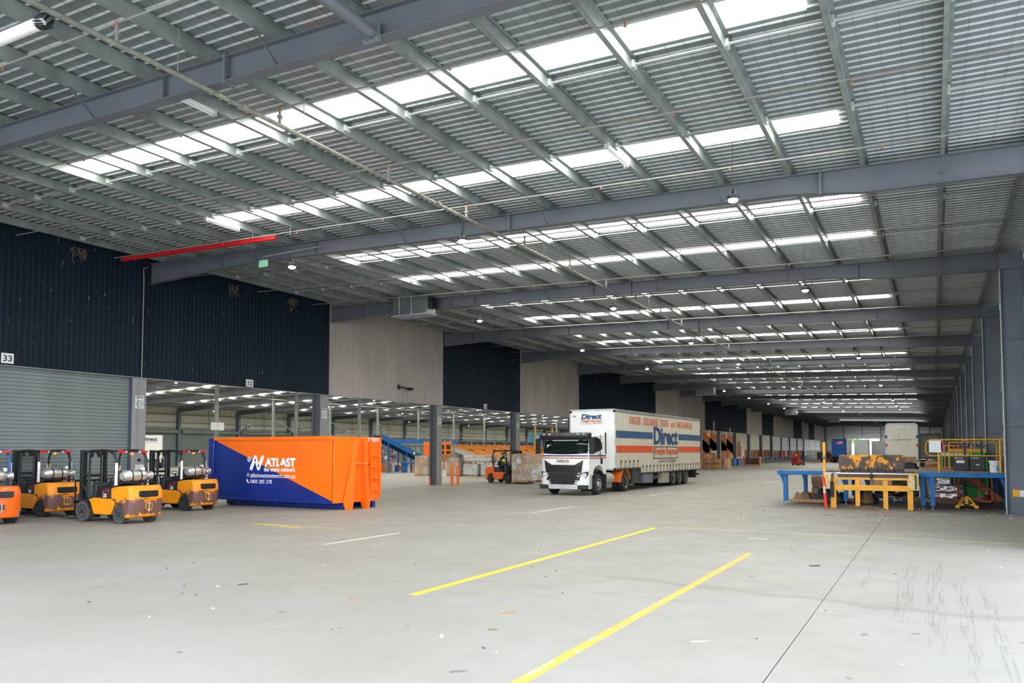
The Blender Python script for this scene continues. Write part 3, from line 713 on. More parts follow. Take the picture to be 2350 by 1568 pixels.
for x, y, z, s, lab in ((-21.6, 84, 8.2, .9, 'grey duct box under the roof above the beige panels beyond the trailer'), (-20.5, 135, 8.1, .9, 'grey duct box hanging in the dim far roof'), (-17.5, 170, 8.0, .8, 'small grey duct box near the far wall roof')):
    t = thing('air_duct_box', lab, 'duct', (x, y, z)); boxes((-1, 1, -.4, .4, 0, s)).build('casing', 'duct', t, bevel=.02); boxes((-1.05, 1.05, -.45, .45, -.04, 0)).build('base_tray', 'lilac', t)
    b = MB(); b.cyl((-.8, 0, s), (-.8, 0, rz_(x)-z+.22), .02, 6); b.cyl((.8, 0, s), (.8, 0, rz_(x)-z+.22), .02, 6); b.build('hanger_rod', 'galv', t)
t = thing('exit_sign', 'small green exit sign hanging under the second beam', 'sign', (-20.6, 19.6, 8.6))
boxes((-.2, .2, -.03, .03, -.02, .22)).build('panel', 'exitgreen', t, bevel=.01); b = MB(); b.tube([(.0, 0, .22), (0, 0, .35), (2.5, .2, .45)], .02, 6); b.build('conduit', 'galv', t)
# round struts at the nearest beam
for x, y0, y1, z, lab in ((-7.55, .5, 9.42, 8.62, 'round grey steel strut bolted to the nearest beam, top of the picture'), (-19.9, -.5, 9.42, 8.93, 'round grey steel strut at the left end of the nearest beam')):
    t = thing('roof_strut', lab, 'strut', (x, 0, z)); MB().cyl((0, y0, 0), (0, y1-.1, 0), .10, 18).build('tube', 'steel', t)
    boxes((-.16, .16, y1-.1, y1-.07, -.16, .16)).build('flange_plate', 'steel', t)
    b = MB()
    for i in (-1, 1):
        for j in (-1, 1): b.cyl((i*.12, y1-.15, j*.12), (i*.12, y1-.03, j*.12), .018, 6)
    b.build('bolt', 'chrome', t)
t = thing('roof_pipe', 'white capped pipe with a torn end at the top left corner', 'pipe', (-10.9, 6.21, 8.15))
MB().cyl((-6, .0, .12), (-.05, 0, 0), .085, 16).build('tube', 'whitep', t); b = MB(); r_ = random.Random(3)
for i in range(26): a = r_.uniform(0, 6.28); b.bar((-.08, .085*math.cos(a), .085*math.sin(a)), (.06+r_.random()*.05, .1*math.cos(a+.4), .1*math.sin(a+.4)), .03, .01)
b.build('torn_lagging', 'black', t)

# ---------------------------------------------------------------- forklifts
def wheel(parent, x, y, z, r, wd, name='wheel', tyre='rubber', hub='plastic', lugs=True, steer=0):
    """wheel with its axle along y, outer face towards -y if y<0"""
    s = -1 if y < 0 else 1
    b = MB(); b.lathe([(r*.62, -wd/2+.02), (r*.70, -wd/2), (r*.92, -wd/2), (r, -wd/2+.03), (r, wd/2-.03), (r*.92, wd/2), (r*.70, wd/2), (r*.62, wd/2-.02)], n=28)
    if lugs:
        for i in range(22):
            a = i*2*math.pi/22
            for q in (-1, 1):
                T = Matrix.Rotation(a+q*.07, 4, 'Y') @ Matrix.Translation((r, q*wd*.27, 0)); b.cbox((0, 0, 0), (.03, wd*.44, r*.13), T)
    t = b.build(name, tyre, parent)
    t.location = (x, y, z); t.rotation_euler = (0, 0, steer)
    b = MB(); b.lathe([(r*.60, s*(wd/2-.04)), (r*.62, s*(wd/2-.01)), (r*.54, s*(wd/2-.01)), (r*.48, s*(wd/2-.06)), (r*.30, s*(wd/2-.05)), (r*.26, s*(wd/2)), (r*.12, s*(wd/2+.01))], n=24)
    for i in range(6): a = i*math.pi/3; b.cyl((r*.4*math.cos(a), s*(wd/2-.07), r*.4*math.sin(a)), (r*.4*math.cos(a), s*(wd/2-.03), r*.4*math.sin(a)), r*.035, 6)
    b.build('rim', hub, t)
    return t
def forklift(loc, rz, label, paint='yellowfl', cw='cworn', num='25', driver=False, tyre='rubber', group=None, bottle=True, guard='black', steer=.0, detail=True):
    t = thing('forklift', label, 'forklift', loc, rz, group)
    W2 = .55; WB = 1.68
    # chassis side body
    b = MB(); b.prism([(.32, .34), (.42, .24), (1.16, .24), (1.34, .60), (1.42, .66), (1.20, .72), (.34, .70), (.2, .66)], 'y', -W2, W2)
    b.build('chassis', paint, t, bevel=.02)
    # front mudguards
    for s in (-1, 1):
        b = MB(); pts = [(WB+.36*math.cos(a), .31+.36*math.sin(a)) for a in [R(70), R(95), R(120), R(145), R(165)]]
        for (x0, z0), (x1, z1) in zip(pts, pts[1:]): b.bar((x0, s*.47, z0), (x1, s*.47, z1), .24, .02)
        b.build('mudguard', 'plastic', t)
    # counterweight: rounded rear, wheel arch cut from the side profile
    prof = [(.36, .70), (.36, 1.0), (.28, 1.05), (-.1, 1.085), (-.42, 1.10), (-.5, 1.07), (-.56, .95), (-.585, .72), (-.575, .5), (-.53, .22), (-.42, .17), (-.36, .19), (-.31, .38), (-.2, .52), (-.02, .60), (.2, .62), (.3, .66)]
    N = len(prof); rows = [-1, -.93, -.75, -.4, 0, .4, .75, .93, 1]; vs = []; fs = []
    for q in rows:
        for x, z in prof:
            k = (abs(q)**5)*.13*min(1, max(0, (-.1-x)/.4)); yy = q*W2*(1 - .05*max(0, (.35-z)))
            vs.append((x+k, yy, z - (.035 if abs(q) > .97 and z > 1 else 0)))
    for i in range(len(rows)-1):
        for j in range(N): fs.append((i*N+j, i*N+(j+1) % N, (i+1)*N+(j+1) % N, (i+1)*N+j))
    fs += [tuple(range(N))[::-1], tuple((len(rows)-1)*N+j for j in range(N))]
    MB().add(vs, fs).build('counterweight', cw, t, bevel=.015)
    g = MB(); g.prism([(-.31, .79), (-.24, .76), (.24, .76), (.31, .79), (.31, .93), (.29, .95), (-.29, .95), (-.31, .93)], 'x', -.588, -.5)
    gr = g.build('grille', 'black', t, bevel=.01)
    if detail:
        b = MB()
        for i in range(5): b.box(-.593, -.58, -.28, .28, .78+i*.034, .786+i*.034)
        b.build('grille_bar', 'plastic', gr)
        g = MB(); g.prism([(-.36, .72), (.36, .72), (.35, .745), (-.35, .745)], 'x', -.61, -.55); g.build('lower_lip', cw, t, bevel=.01)
    h = MB(); h.box(-.592, -.55, -.09, .09, .42, .58); hh = h.build('tow_pocket', 'rustgrey', t); MB().cyl((-.6, 0, .34), (-.6, 0, .62), .014, 8).build('tow_pin', 'chrome', hh)
    boxes((-.597, -.57, -.11, .11, .58, .61), (-.597, -.57, -.11, .11, .38, .42), (-.597, -.57, -.11, -.09, .38, .6), (-.597, -.57, .09, .11, .38, .6)).build('tow_frame', paint, t)
    # hood, floor, seat, dashboard
    b = MB(); b.prism([(.37, .70), (.37, 1.03), (.48, 1.05), (.86, .98), (.98, .72)], 'y', -.50, .50); hd_ = b.build('hood', 'plastic', t, bevel=.03)
    if detail:
        for s, rot, yy in ((-1, (R(90), 0, 0), -.512), (1, (R(90), 0, R(180)), .512)):
            text(num, .16, .11, 'white', t, (.60 if s < 0 else .78, yy, .74), rot, bold=.02)
            o = boxes((.5, .62, min(yy, yy+.008*s), max(yy, yy+.008*s), .92, .95), (.72, .82, min(yy, yy+.008*s), max(yy, yy+.008*s), .88, .92)).build('sticker', 'signred', t)
    b = MB(); b.box(.48, .90, -.24, .24, 1.04, 1.14); b.box(.40, .50, -.24, .24, 1.10, 1.46); b.build('seat', 'seat', t, bevel=.04)
    b = MB(); b.prism([(1.28, .6), (1.46, .6), (1.46, 1.10), (1.34, 1.18), (1.24, 1.08)], 'y', -.42, .42); b.build('dashboard', 'plastic', t, bevel=.02)
    b = MB(); c = Vector((1.14, 0, 1.28)); ax = Vector((-.5, 0, .86)).normalized(); u = Vector((0, 1, 0)); v = ax.cross(u)
    b.tube([c+u*.17*math.cos(a)+v*.17*math.sin(a) for a in [i*math.pi/8 for i in range(17)]], .014, 6); b.bar(c-u*.17, c+u*.17, .02, .02); b.cyl(c, c-ax*.26, .025, 8); b.build('steering_wheel', 'black', t)
    b = MB()
    for i in range(3): b.cyl((1.30, -.2-.07*i, 1.1), (1.22, -.2-.07*i, 1.32), .01, 6); b.cyl((1.22, -.2-.07*i, 1.32), (1.21, -.2-.07*i, 1.36), .02, 6)
    b.build('lever', 'black', t)
    # overhead guard
    b = MB()
    for s in (-1, 1):
        y = s*.50
        b.tube([(.30, y, 1.03), (.24, y, 1.45), (.25, y, 1.82), (.33, y, 2.0), (.50, y, 2.09), (.75, y, 2.11), (1.36, y*.98, 2.10), (1.44, y*.98, 2.08)], .042, 8)
        b.tube([(1.44, y*.98, 2.07), (1.50, y*.95, 1.9), (1.56, y*.9, 1.1), (1.50, y*.9, .62)], .032, 8)
    for x in (.46, 1.40): b.bar((x, -.5, 2.10), (x, .5, 2.10), .07, .05)
    for i in range(6): b.bar((.46, -.40+.16*i, 2.10), (1.4, -.40+.16*i, 2.10), .03, .04)
    b.build('overhead_guard', guard, t)
    b = MB()
    for s in (-1, 1): o = MB().box(.18, .24, s*.36-.12, s*.36+.12, 2.04, 2.11).build('tail_lamp', 'red', t, bevel=.01); MB().box(.175, .23, s*.22-.025, s*.22+.025, 2.045, 2.105).build('reversing_lens', 'lamp', o)
    MB().box(.2, .3, -.5, .5, 2.06, 2.10).build('lamp_bar', guard, t)
    MB().lathe([(.05, 0), (.05, .06), (.03, .09)], (.24, 0, 1.98), 'z', 12).build('beacon', 'amber', t)
    if detail:
        MB().box(.2, .27, -.42, -.34, 1.50, 1.60).build('work_lamp', 'whitep', t); MB().box(1.5, 1.56, -.52, -.42, 1.5, 1.66).build('mirror', 'coneworn', t)
        MB().box(.20, .235, .465, .535, 1.1, 1.75).build('decal_strip', 'white', t)
        MB().box(.20, .235, -.545, -.535, 1.1, 1.75).build('decal_strip', 'white', t)
        o = MB().cyl((1.52, -.55, 1.05), (1.52, -.55, 1.42), .05, 10).build('fire_extinguisher', 'red', t); MB().cyl((1.52, -.55, 1.42), (1.52, -.55, 1.48), .02, 8).build('valve', 'black', o)
    if bottle:
        b = MB(); b.lathe([(.10, -.48), (.125, -.47), (.125, -.36), (.10, -.36), (.08, -.33), (.15, -.24), (.175, -.16), (.175, .36), (.15, .43), (.12, .45), (.11, .49)], (-.02, 0, 1.37), 'y', 22); g = b.build('gas_bottle', 'silver', t)
        MB().lathe([(.179, -.06), (.179, -.02)], (-.02, 0, 1.37), 'y', 22).build('strap', 'black', g); MB().lathe([(.179, .22), (.179, .26)], (-.02, 0, 1.37), 'y', 22).build('strap', 'black', g)
        b = MB(); b.box(-.17, .13, -.45, .45, 1.16, 1.19); b.box(-.14, .1, -.08, .08, 1.08, 1.16); b.box(-.17, .13, .28, .31, 1.19, 1.24); b.box(-.17, .13, -.15, -.12, 1.19, 1.24); b.build('bottle_bracket', 'black', t)
        MB().tube([(-.02, -.40, 1.33), (-.06, -.48, 1.18), (.02, -.47, 1.08), (.12, -.36, 1.06)], .014, 6).build('hose', 'black', t)
    # mast
    b = MB()
    for s in (-1, 1): b.box(1.98, 2.10, s*.36-.045, s*.36+.045, .12, 2.13); b.box(2.0, 2.08, s*.26-.03, s*.26+.03, .14, 2.10)
    for z in (.35, 1.35, 2.08): b.box(1.96, 2.08, -.40, .40, z-.04, z+.04)
    b.build('mast', 'black', t, bevel=.008)
    for s in (-1, 1):
        MB().cyl((1.93, s*.2, .3), (1.93, s*.2, 1.98), .028, 10).build('lift_cylinder', 'framegrey', t)
        MB().cyl((1.28, s*.42, .45), (1.95, s*.36, 1.05), .03, 8).build('tilt_cylinder', 'plastic', t)
        b = MB(); b.lathe([(.09, -.02), (.09, .02)], (1.97, s*.12, 2.0), 'y', 16); b.build('chain_wheel', 'plastic', t)
    b = MB(); b.box(2.13, 2.17, -.52, .52, .14, .22); b.box(2.13, 2.17, -.52, .52, .52, .60)
    for i in range(6): b.box(2.13, 2.16, -.5+.2*i-.015, -.5+.2*i+.015, .2, 1.2)
    b.box(2.13, 2.16, -.52, .52, 1.17, 1.22); b.build('carriage', 'black', t)
    for s in (-1, 1):
        b = MB(); b.prism([(2.17, .62), (2.17, .04), (3.28, .04), (3.28, .055), (2.30, .09), (2.22, .12), (2.21, .62)], 'y', s*.28-.06, s*.28+.06); b.build('fork', 'plastic', t)
    for s in (-1, 1):
        wheel(t, WB, s*.47, .31, .31, .22, 'front_wheel', tyre, 'plastic', lugs=False)
        wheel(t, 0, s*.46, .265, .265, .17, 'rear_wheel', tyre, 'plastic', lugs=detail, steer=steer)
    MB().box(-.05, .05, -.4, .4, .2, .34).build('rear_axle', 'framegrey', t); MB().box(1.5, 1.85, -.38, .38, .16, .46).build('front_axle', 'framegrey', t)
    if driver: return t
    return t
PI = math.pi
forklift((-20.66, 14.88, 0), PI, 'amber forklift with scraped counterweight, nearest the camera, left of the skip bin', tyre='dusty')
forklift((-24.95, 15.15, 0), PI-.06, 'amber forklift with battered counterweight standing behind the nearest one', steer=.25)
forklift((-23.1, 19.05, 0), PI, 'amber forklift half hidden between the nearest forklift and the skip bin')
fo = forklift((-23.75, 12.55, 0), PI-.12, 'bright orange forklift cut off by the left edge, grey mudguards', 'orangefl', 'orangefl', '18', guard='stripeblue', steer=.2)
for s in (-1, 1):
    b = MB(); pts = [(.36*math.cos(a), .27+.36*math.sin(a)) for a in [R(i) for i in (20, 50, 80, 110, 140, 165, 190)]]
    for (x0, z0), (x1, z1) in zip(pts, pts[1:]): b.bar((x0, s*.48, z0), (x1, s*.48, z1), .26, .02)
    b.build('rear_mudguard', 'bluegrey', fo)
forklift((-26.0, 10.9, 0), PI, 'orange forklift behind the left edge of the picture', 'orangefl', 'orangefl', '20', detail=False)
forklift((-25.75, 45.25, 0), R(-18), 'orange forklift with driver carrying a wrapped load beside the truck', 'orangefl', 'orangefl', '7', driver=True, bottle=False, detail=False)
forklift((-17.45, 118.6, 0), R(80), 'distant red forklift with a red and white tail board in the aisle', 'redfl', 'redfl', '', driver=False, bottle=False, detail=False)
t = thing('warning_board', 'red board with a white cross on the back of the distant red forklift', 'sign', (-17.38, 118.15, 1.2), R(-10))
boxes((-.5, .5, -.03, .03, 0, .55)).build('board', 'signred', t); b = MB(); b.bar((-.22, -.04, .08), (.22, -.04, .47), .02, .09, (0, 1, 0)); b.bar((-.22, -.04, .47), (.22, -.04, .08), .02, .09, (0, 1, 0)); b.build('cross', 'white', t)
forklift((-17.0, 160.5, 0), R(150), 'tiny distant orange forklift left of the blue trailer', 'orangefl', 'orangefl', '', bottle=False, detail=False)

# driver: one continuous skinned figure
def figure(name, label, loc, rz, joints, edges, radii, mats, head, parts):
    t = thing(name, label, 'person', loc, rz)
    me = bpy.data.meshes.new('body'); me.from_pydata(joints, edges, []); o = bpy.data.objects.new('body', me); COL.objects.link(o); o.parent = t
    sk = o.modifiers.new('skin', 'SKIN'); sk.use_smooth_shade = True
    for i, r in enumerate(radii): me.skin_vertices[0].data[i].radius = (r, r)
    me.skin_vertices[0].data[0].use_root = True
    o.modifiers.new('sub', 'SUBSURF').levels = 1; o.modifiers['sub'].render_levels = 1
    me.materials.append(M[mats]); return t, o
J = [(0, 0, .1), (0, 0, .28), (.02, 0, .50), (.05, 0, .62), (.07, 0, .72), (.02, .19, .52), (.16, .24, .28), (.36, .14, .30), (.02, -.19, .52), (.16, -.24, .28), (.36, -.14, .30), (.05, .1, .08), (.42, .12, .12), (.46, .12, -.28), (.56, .12, -.34), (.05, -.1, .08), (.42, -.12, .12), (.46, -.12, -.28), (.56, -.12, -.34)]
E_ = [(0, 1), (1, 2), (2, 3), (3, 4), (2, 5), (5, 6), (6, 7), (2, 8), (8, 9), (9, 10), (0, 11), (11, 12), (12, 13), (13, 14), (0, 15), (15, 16), (16, 17), (17, 18)]
RA = [.14, .15, .15, .065, .06, .075, .055, .04, .075, .055, .04, .1, .08, .055, .05, .1, .08, .055, .05]
def skinobj(name, m, J, E_, RA, parent):
    me = bpy.data.meshes.new(name); me.from_pydata(J, E_, []); o = bpy.data.objects.new(name, me); COL.objects.link(o); o.parent = parent
    o.modifiers.new('skin', 'SKIN').use_smooth_shade = True
    for i, r in enumerate(RA): me.skin_vertices[0].data[i].radius = (r, r)
    me.skin_vertices[0].data[0].use_root = True
    s = o.modifiers.new('sub', 'SUBSURF'); s.levels = 1; s.render_levels = 1; me.materials.append(M[m]); return o
def seated(loc, rz, label):
    t = thing('person', label, 'person', loc, rz)
    skinobj('body', 'cloth', J, E_, RA, t)
    skinobj('vest', 'hivis', [(0, 0, .1), (0, 0, .30), (.02, 0, .52), (.02, .17, .54), (.02, -.17, .54)], [(0, 1), (1, 2), (2, 3), (2, 4)], [.16, .17, .16, .09, .09], t)
    b = MB(); b.lathe([(.04, -.12), (.07, -.10), (.085, -.04), (.09, .03), (.075, .09), (.03, .12)], (.08, 0, .80), 'z', 14)
    b.cbox((.175, 0, .79), (.03, .025, .04)); b.cbox((.08, .093, .79), (.03, .02, .05)); b.cbox((.08, -.093, .79), (.03, .02, .05)); h = b.build('head', 'skin', t)
    boxes((.158, .168, .025, .045, .815, .825), (.158, .168, -.045, -.025, .815, .825)).build('eyes', 'white', h); boxes((.155, .162, -.025, .025, .745, .752)).build('mouth', 'signred', h)
    MB().lathe([(.097, -.02), (.098, .05), (.085, .10), (.03, .13)], (.065, 0, .81), 'z', 14).build('hair', 'hair', h)
    for s in (-1, 1):
        b = MB(); b.cbox((.39, s*.14, .30), (.08, .07, .035))
        for i in range(4): b.tube([(.42, s*.14-.03+i*.02, .30), (.46, s*.14-.03+i*.02, .305-.002*i), (.47, s*.14-.03+i*.02, .28)], .008, 5)
        b.tube([(.38, s*.14-s*.035, .30), (.41, s*.14-s*.055, .295)], .009, 5); b.build('hand', 'skin', t)
seated((-25.15, 45.05, 1.06), R(-18), 'forklift driver in a yellow high visibility vest, seated at the wheel')

# ---------------------------------------------------------------- hook-lift skip bin
t = thing('skip_bin', 'large orange and blue hook-lift waste bin with white lettering', 'bin', (0, 0, 0))
x0, x1, y0, y1, zt = -25.05, -18.72, 21.2, 23.6, 2.63
def bin_panel(poly, y, m, name, lab):
    b = MB(); b.prism(poly, 'y', y, y+.03); return b.build(name, m, t, lab, smooth=False)
xb, zb0, zb1 = x0+.35, .30, 2.50
bin_panel([(xb, zb1), (x1-.0, zb1), (x1, zb0)], y0, 'binor', 'side_panel', 'orange upper triangle of the long side')
bin_panel([(xb, zb1), (x1, zb0), (x1, .28), (xb, .28)], y0, 'binblue', 'side_panel', 'blue lower triangle of the long side')
MB().box(xb-.1, x1+.02, y0-.05, y0+.05, 2.50, zt).build('top_rail', 'binor', t, bevel=.01)
MB().box(xb, x1+.05, y1-.05, y1+.05, .4, zt).build('rear_side', 'binor', t)
boxes((xb-.12, xb, y0, y1, .35, zt-.05)).build('tail_door', 'binblue', t)
b = MB(); b.box(x0+.02, x0+.3, y0-.06, y0+.06, .36, 2.6); b.build('corner_post', 'binblue', t, bevel=.01)
for zz in (.55, 1.25, 2.2): MB().cyl((x0+.34, y0-.07, zz), (x0+.34, y0-.07, zz+.22), .035, 10).build('hinge', 'binblue', t)
MB().box(x0+.42, x0+.46, y0-.05, y0-.0, .4, 2.5).build('latch_bar', 'binblue', t)
boxes((x0+.3, x1, y0-.04, y0+.06, .22, .32)).build('bottom_rail', 'binblue', t, bevel=.01)
for i in range(5):
    xx = x0+1.2+i*1.2; boxes((xx, xx+.03, y0-.045, y0+.03, .16, .24)).build('outrigger', 'binblue', t)
b = MB()
for y in (y0+.45, y1-.6): b.box(x0+.5, x1+.35, y, y+.16, .02, .24)
b.build('skid_rail', 'binblue', t, bevel=.01)
for y in (y0+.53, y1-.52): MB().lathe([(.14, -.1), (.14, .1)], (x0+.75, y, .14), 'y', 18).build('roller', 'black', t)
boxes((x0+.3, x1+.02, y0+.05, y1, .22, .28)).build('floor_plate', 'binblue', t)
# front end: folded headboard, hook frame, ladder side
b = MB(); b.prism([(x1-.03, y0), (x1+.03, y0), (x1+.22, y0+.80), (x1+.22, y1-.02), (x1-.03, y1)], 'z', .24, zt-.02); b.build('headboard', 'binor', t, bevel=.01)
MB().box(x1+.20, x1+.27, y0+.76, y0+.82, .3, zt).build('edge_fold', 'binor', t)
HX = x1+.22
for y, yb_ in ((y0+.90, y0+.42), (y0+1.36, y0+1.36)):
    b = MB(); lg_ = [(HX, 2.60, y), (HX+.16, 2.52, y), (HX+.18, 1.6, y+(yb_-y)*.35), (HX+.34, .30, yb_), (HX+.30, .0, yb_), (HX+.05, .0, yb_), (HX-.05, .25, yb_), (HX-.0, 1.6, y+(yb_-y)*.35)]
    b.add([(p[0], p[2]-.06, p[1]) for p in lg_]+[(p[0], p[2]+.06, p[1]) for p in lg_], [(0, 1, 2, 7), (7, 2, 3, 6), (6, 3, 4, 5), (8, 15, 10, 9), (15, 14, 11, 10), (14, 13, 12, 11)]+[(i, i+8, (i+1) % 8+8, (i+1) % 8) for i in range(8)]); b.build('hook_frame', 'binor', t, 'light orange hook frame leg', bevel=.006)
MB().cyl((HX+.15, y0+.70, 1.62), (HX+.15, y0+1.50, 1.62), .035, 12).build('hook_bar', 'binor', t); MB().cyl((HX+.15, y0+1.50, 1.62), (HX+.15, y0+1.55, 1.62), .04, 12).build('bar_cap', 'black', t)
boxes((HX+.003, HX+.08, y0+1.72, y0+1.80, .3, 2.55)).build('ladder_stile', 'binor', t); boxes((HX+.003, HX+.08, y1-.12, y1-.04, .42, 2.62)).build('ladder_stile', 'binor', t)
for i in range(4): boxes((HX+.003, HX+.07, y0+1.80, y1-.12, .62+i*.42, .67+i*.42)).build('ladder_rung', 'binor', t)
text('AIE253176', .72, .14, 'white', t, (HX+.02, y0+1.60, 2.44), PX, bold=.02)
def bx(px_): return x0 + (px_-88)/(1620-88)*(x1-x0)      # position along the side taken from its proportions
yy = y0-.006
text('ATLAST', 1.56, .33, 'white', t, (-22.04, yy, 1.51), NY, bold=.045, spacing=.9)
text('the waste network', 1.58, .17, 'white', t, (-22.08, yy, 1.33), NY, bold=.02)
text('atlastwastenetwork.com.au', 2.27, .17, 'white', t, (-22.77, yy, 1.10), NY)
text('1800 285 278', 1.11, .14, 'white', t, (-22.77, yy, .88), NY)
lg = MB()    # emblem: linked slanted strokes and a globe
EC = [(-22.74, 1.44), (-22.53, 1.86), (-22.36, 1.44), (-22.16, 1.86)]
for p, q in zip(EC, EC[1:]):
    lg.bar((p[0], yy, p[1]), (q[0], yy, q[1]), .006, .15, (1, 0, .3))
for c in EC: lg.cyl((c[0], yy-.004, c[1]), (c[0], yy+.004, c[1]), .075, 16)
lg.build('emblem', 'white', t)
def globe(cx, cz, r, n='globe_icon'):
    MB().cyl((cx, yy-.003, cz), (cx, yy+.003, cz), r, 20).build(n, 'white', t)
    b = MB()
    for dz in (-.35, 0, .35): b.box(cx-r*.95, cx+r*.95, yy-.006, yy-.0035, cz+dz*r*1.3-.007, cz+dz*r*1.3+.007)
    for dx in (-.4, 0, .4): b.box(cx+dx*r*1.3-.006, cx+dx*r*1.3+.006, yy-.006, yy-.0035, cz-r*.95, cz+r*.95)
    b.build(n+'_grid', 'binblue', t)
globe(-22.86, 1.78, .10); globe(-22.90, 1.19, .07, 'web_icon')
b = MB(); b.tube([(-22.96, yy, 1.03), (-22.94, yy, .96), (-22.90, yy, .92), (-22.84, yy, .90)], [.02, .026, .026, .02], 6); b.build('phone_icon', 'white', t)

# ---------------------------------------------------------------- truck and trailer
TR = (-15.40, 34.85, 0); TRZ = -.0245
TW = 1.25
t = thing('truck', 'white prime mover with blue and orange stripes, black grille and dark visor', 'truck', TR, TRZ)
# cab shell: side profile lofted across with tapered front corners
cp = [(-1.22, .95), (-1.30, 1.10), (-1.30, 1.62), (-1.22, 1.95), (-1.06, 2.62), (-.90, 2.78), (-.4, 2.86), (.80, 2.88), (.92, 2.76), (.94, 1.0), (.70, 1.0), (.62, 1.15), (.45, 1.32), (0, 1.40), (-.42, 1.30), (-.62, 1.05), (-.66, .95)]
rows = [-1, -.94, -.80, -.5, 0, .5, .80, .94, 1]; N = len(cp); vs = []; fs = []
for q in rows:
    for y, z in cp:
        k = (abs(q)**6)*.22 if y < -.8 else 0
        vs.append((q*TW*(.985 if z > 2.5 else 1), y+k, z-(.04 if abs(q) > .97 and z > 2.95 else 0)))
for i in range(len(rows)-1):
    for j in range(N): fs.append((i*N+j, i*N+(j+1) % N, (i+1)*N+(j+1) % N, (i+1)*N+j))
fs += [tuple(range(N))[::-1], tuple((len(rows)-1)*N+j for j in range(N))]
MB().add(vs, fs).build('cab', 'trailerwhite', t, bevel=.025)
def yf(z): # front face of the cab at height z
    P_ = [(1.10, -1.30), (1.62, -1.30), (1.95, -1.22), (2.62, -1.06), (2.78, -.90)]
    for (a, ya), (c, yc) in zip(P_, P_[1:]):
        if a <= z <= c: return ya+(yc-ya)*(z-a)/(c-a)
    return -1.3
def front(poly, name, m, off=.012, lab=None, par=None):
    """panel laid over the front: poly of (x, z); follows the rake and wraps at the corners"""
    vs = []; n = len(poly)
    for o_ in (off, -.03):
        for x, z in poly: vs.append((x, yf(z)+(abs(x/TW)**6)*.22-o_, z))
    fs = [tuple(range(n)), tuple(range(2*n-1, n-1, -1))]+[(i, i+n, (i+1) % n+n, (i+1) % n) for i in range(n)]
    return MB().add(vs, fs).build(name, m, par or t, lab, smooth=False)
def strip(x0, x1, z0, z1, name, m, off, n=12):
    vs = []; fs = []
    for i in range(n+1):
        x = x0+(x1-x0)*i/n
        for z in (z0, z1): vs.append((x, yf(z)+(abs(x/TW)**6)*.22-off, z))
    for i in range(n): fs.append((2*i, 2*i+2, 2*i+3, 2*i+1))
    return MB().add(vs, fs).build(name, m, t)
def grid_front(x0, x1, z0, z1, name, m, off, sag=0, nx=14, nz=4, lab=None):
    vs = []; fs = []
    for i in range(nx+1):
        x = x0+(x1-x0)*i/nx
        for j in range(nz+1):
            zz = z0+(z1-z0)*j/nz
            if j == 0: zz -= sag*(1-(2*i/nx-1)**2)
            zz_ = zz; vs.append((x, yf(zz_)+(abs(x/TW)**6)*.22-off, zz_))
    for i in range(nx):
        for j in range(nz): a = i*(nz+1)+j; fs.append((a, a+nz+1, a+nz+2, a+1))
    return MB().add(vs, fs).build(name, m, t, lab)
grid_front(-1.17, 1.17, 1.99, 2.68, 'windscreen', 'glass', .016, .05)
boxes((.35, .75, -1.24, -1.235, 2.18, 2.42)).build('dash_papers', 'paper', t).location = (-1.3, .12, -.02)
for x0_ in (-.9, .1): MB().bar((x0_, yf(2.08)-.03, 2.04), (x0_+.75, yf(2.16)-.035, 2.14), .02, .03).build('wiper', 'black', t)
b = MB(); b.prism([(-1.28, 2.64), (-1.34, 2.78), (-1.15, 2.93), (-.75, 2.98), (-.75, 2.76), (-1.05, 2.62)], 'x', -1.24, 1.24); v = b.build('sun_visor', 'black', t, bevel=.03)
for x in (-1.05, -.75, .75, 1.05): MB().box(x-.06, x+.06, -1.27, -1.2, 2.86, 2.93).build('marker_lamp', 'lamp', v)
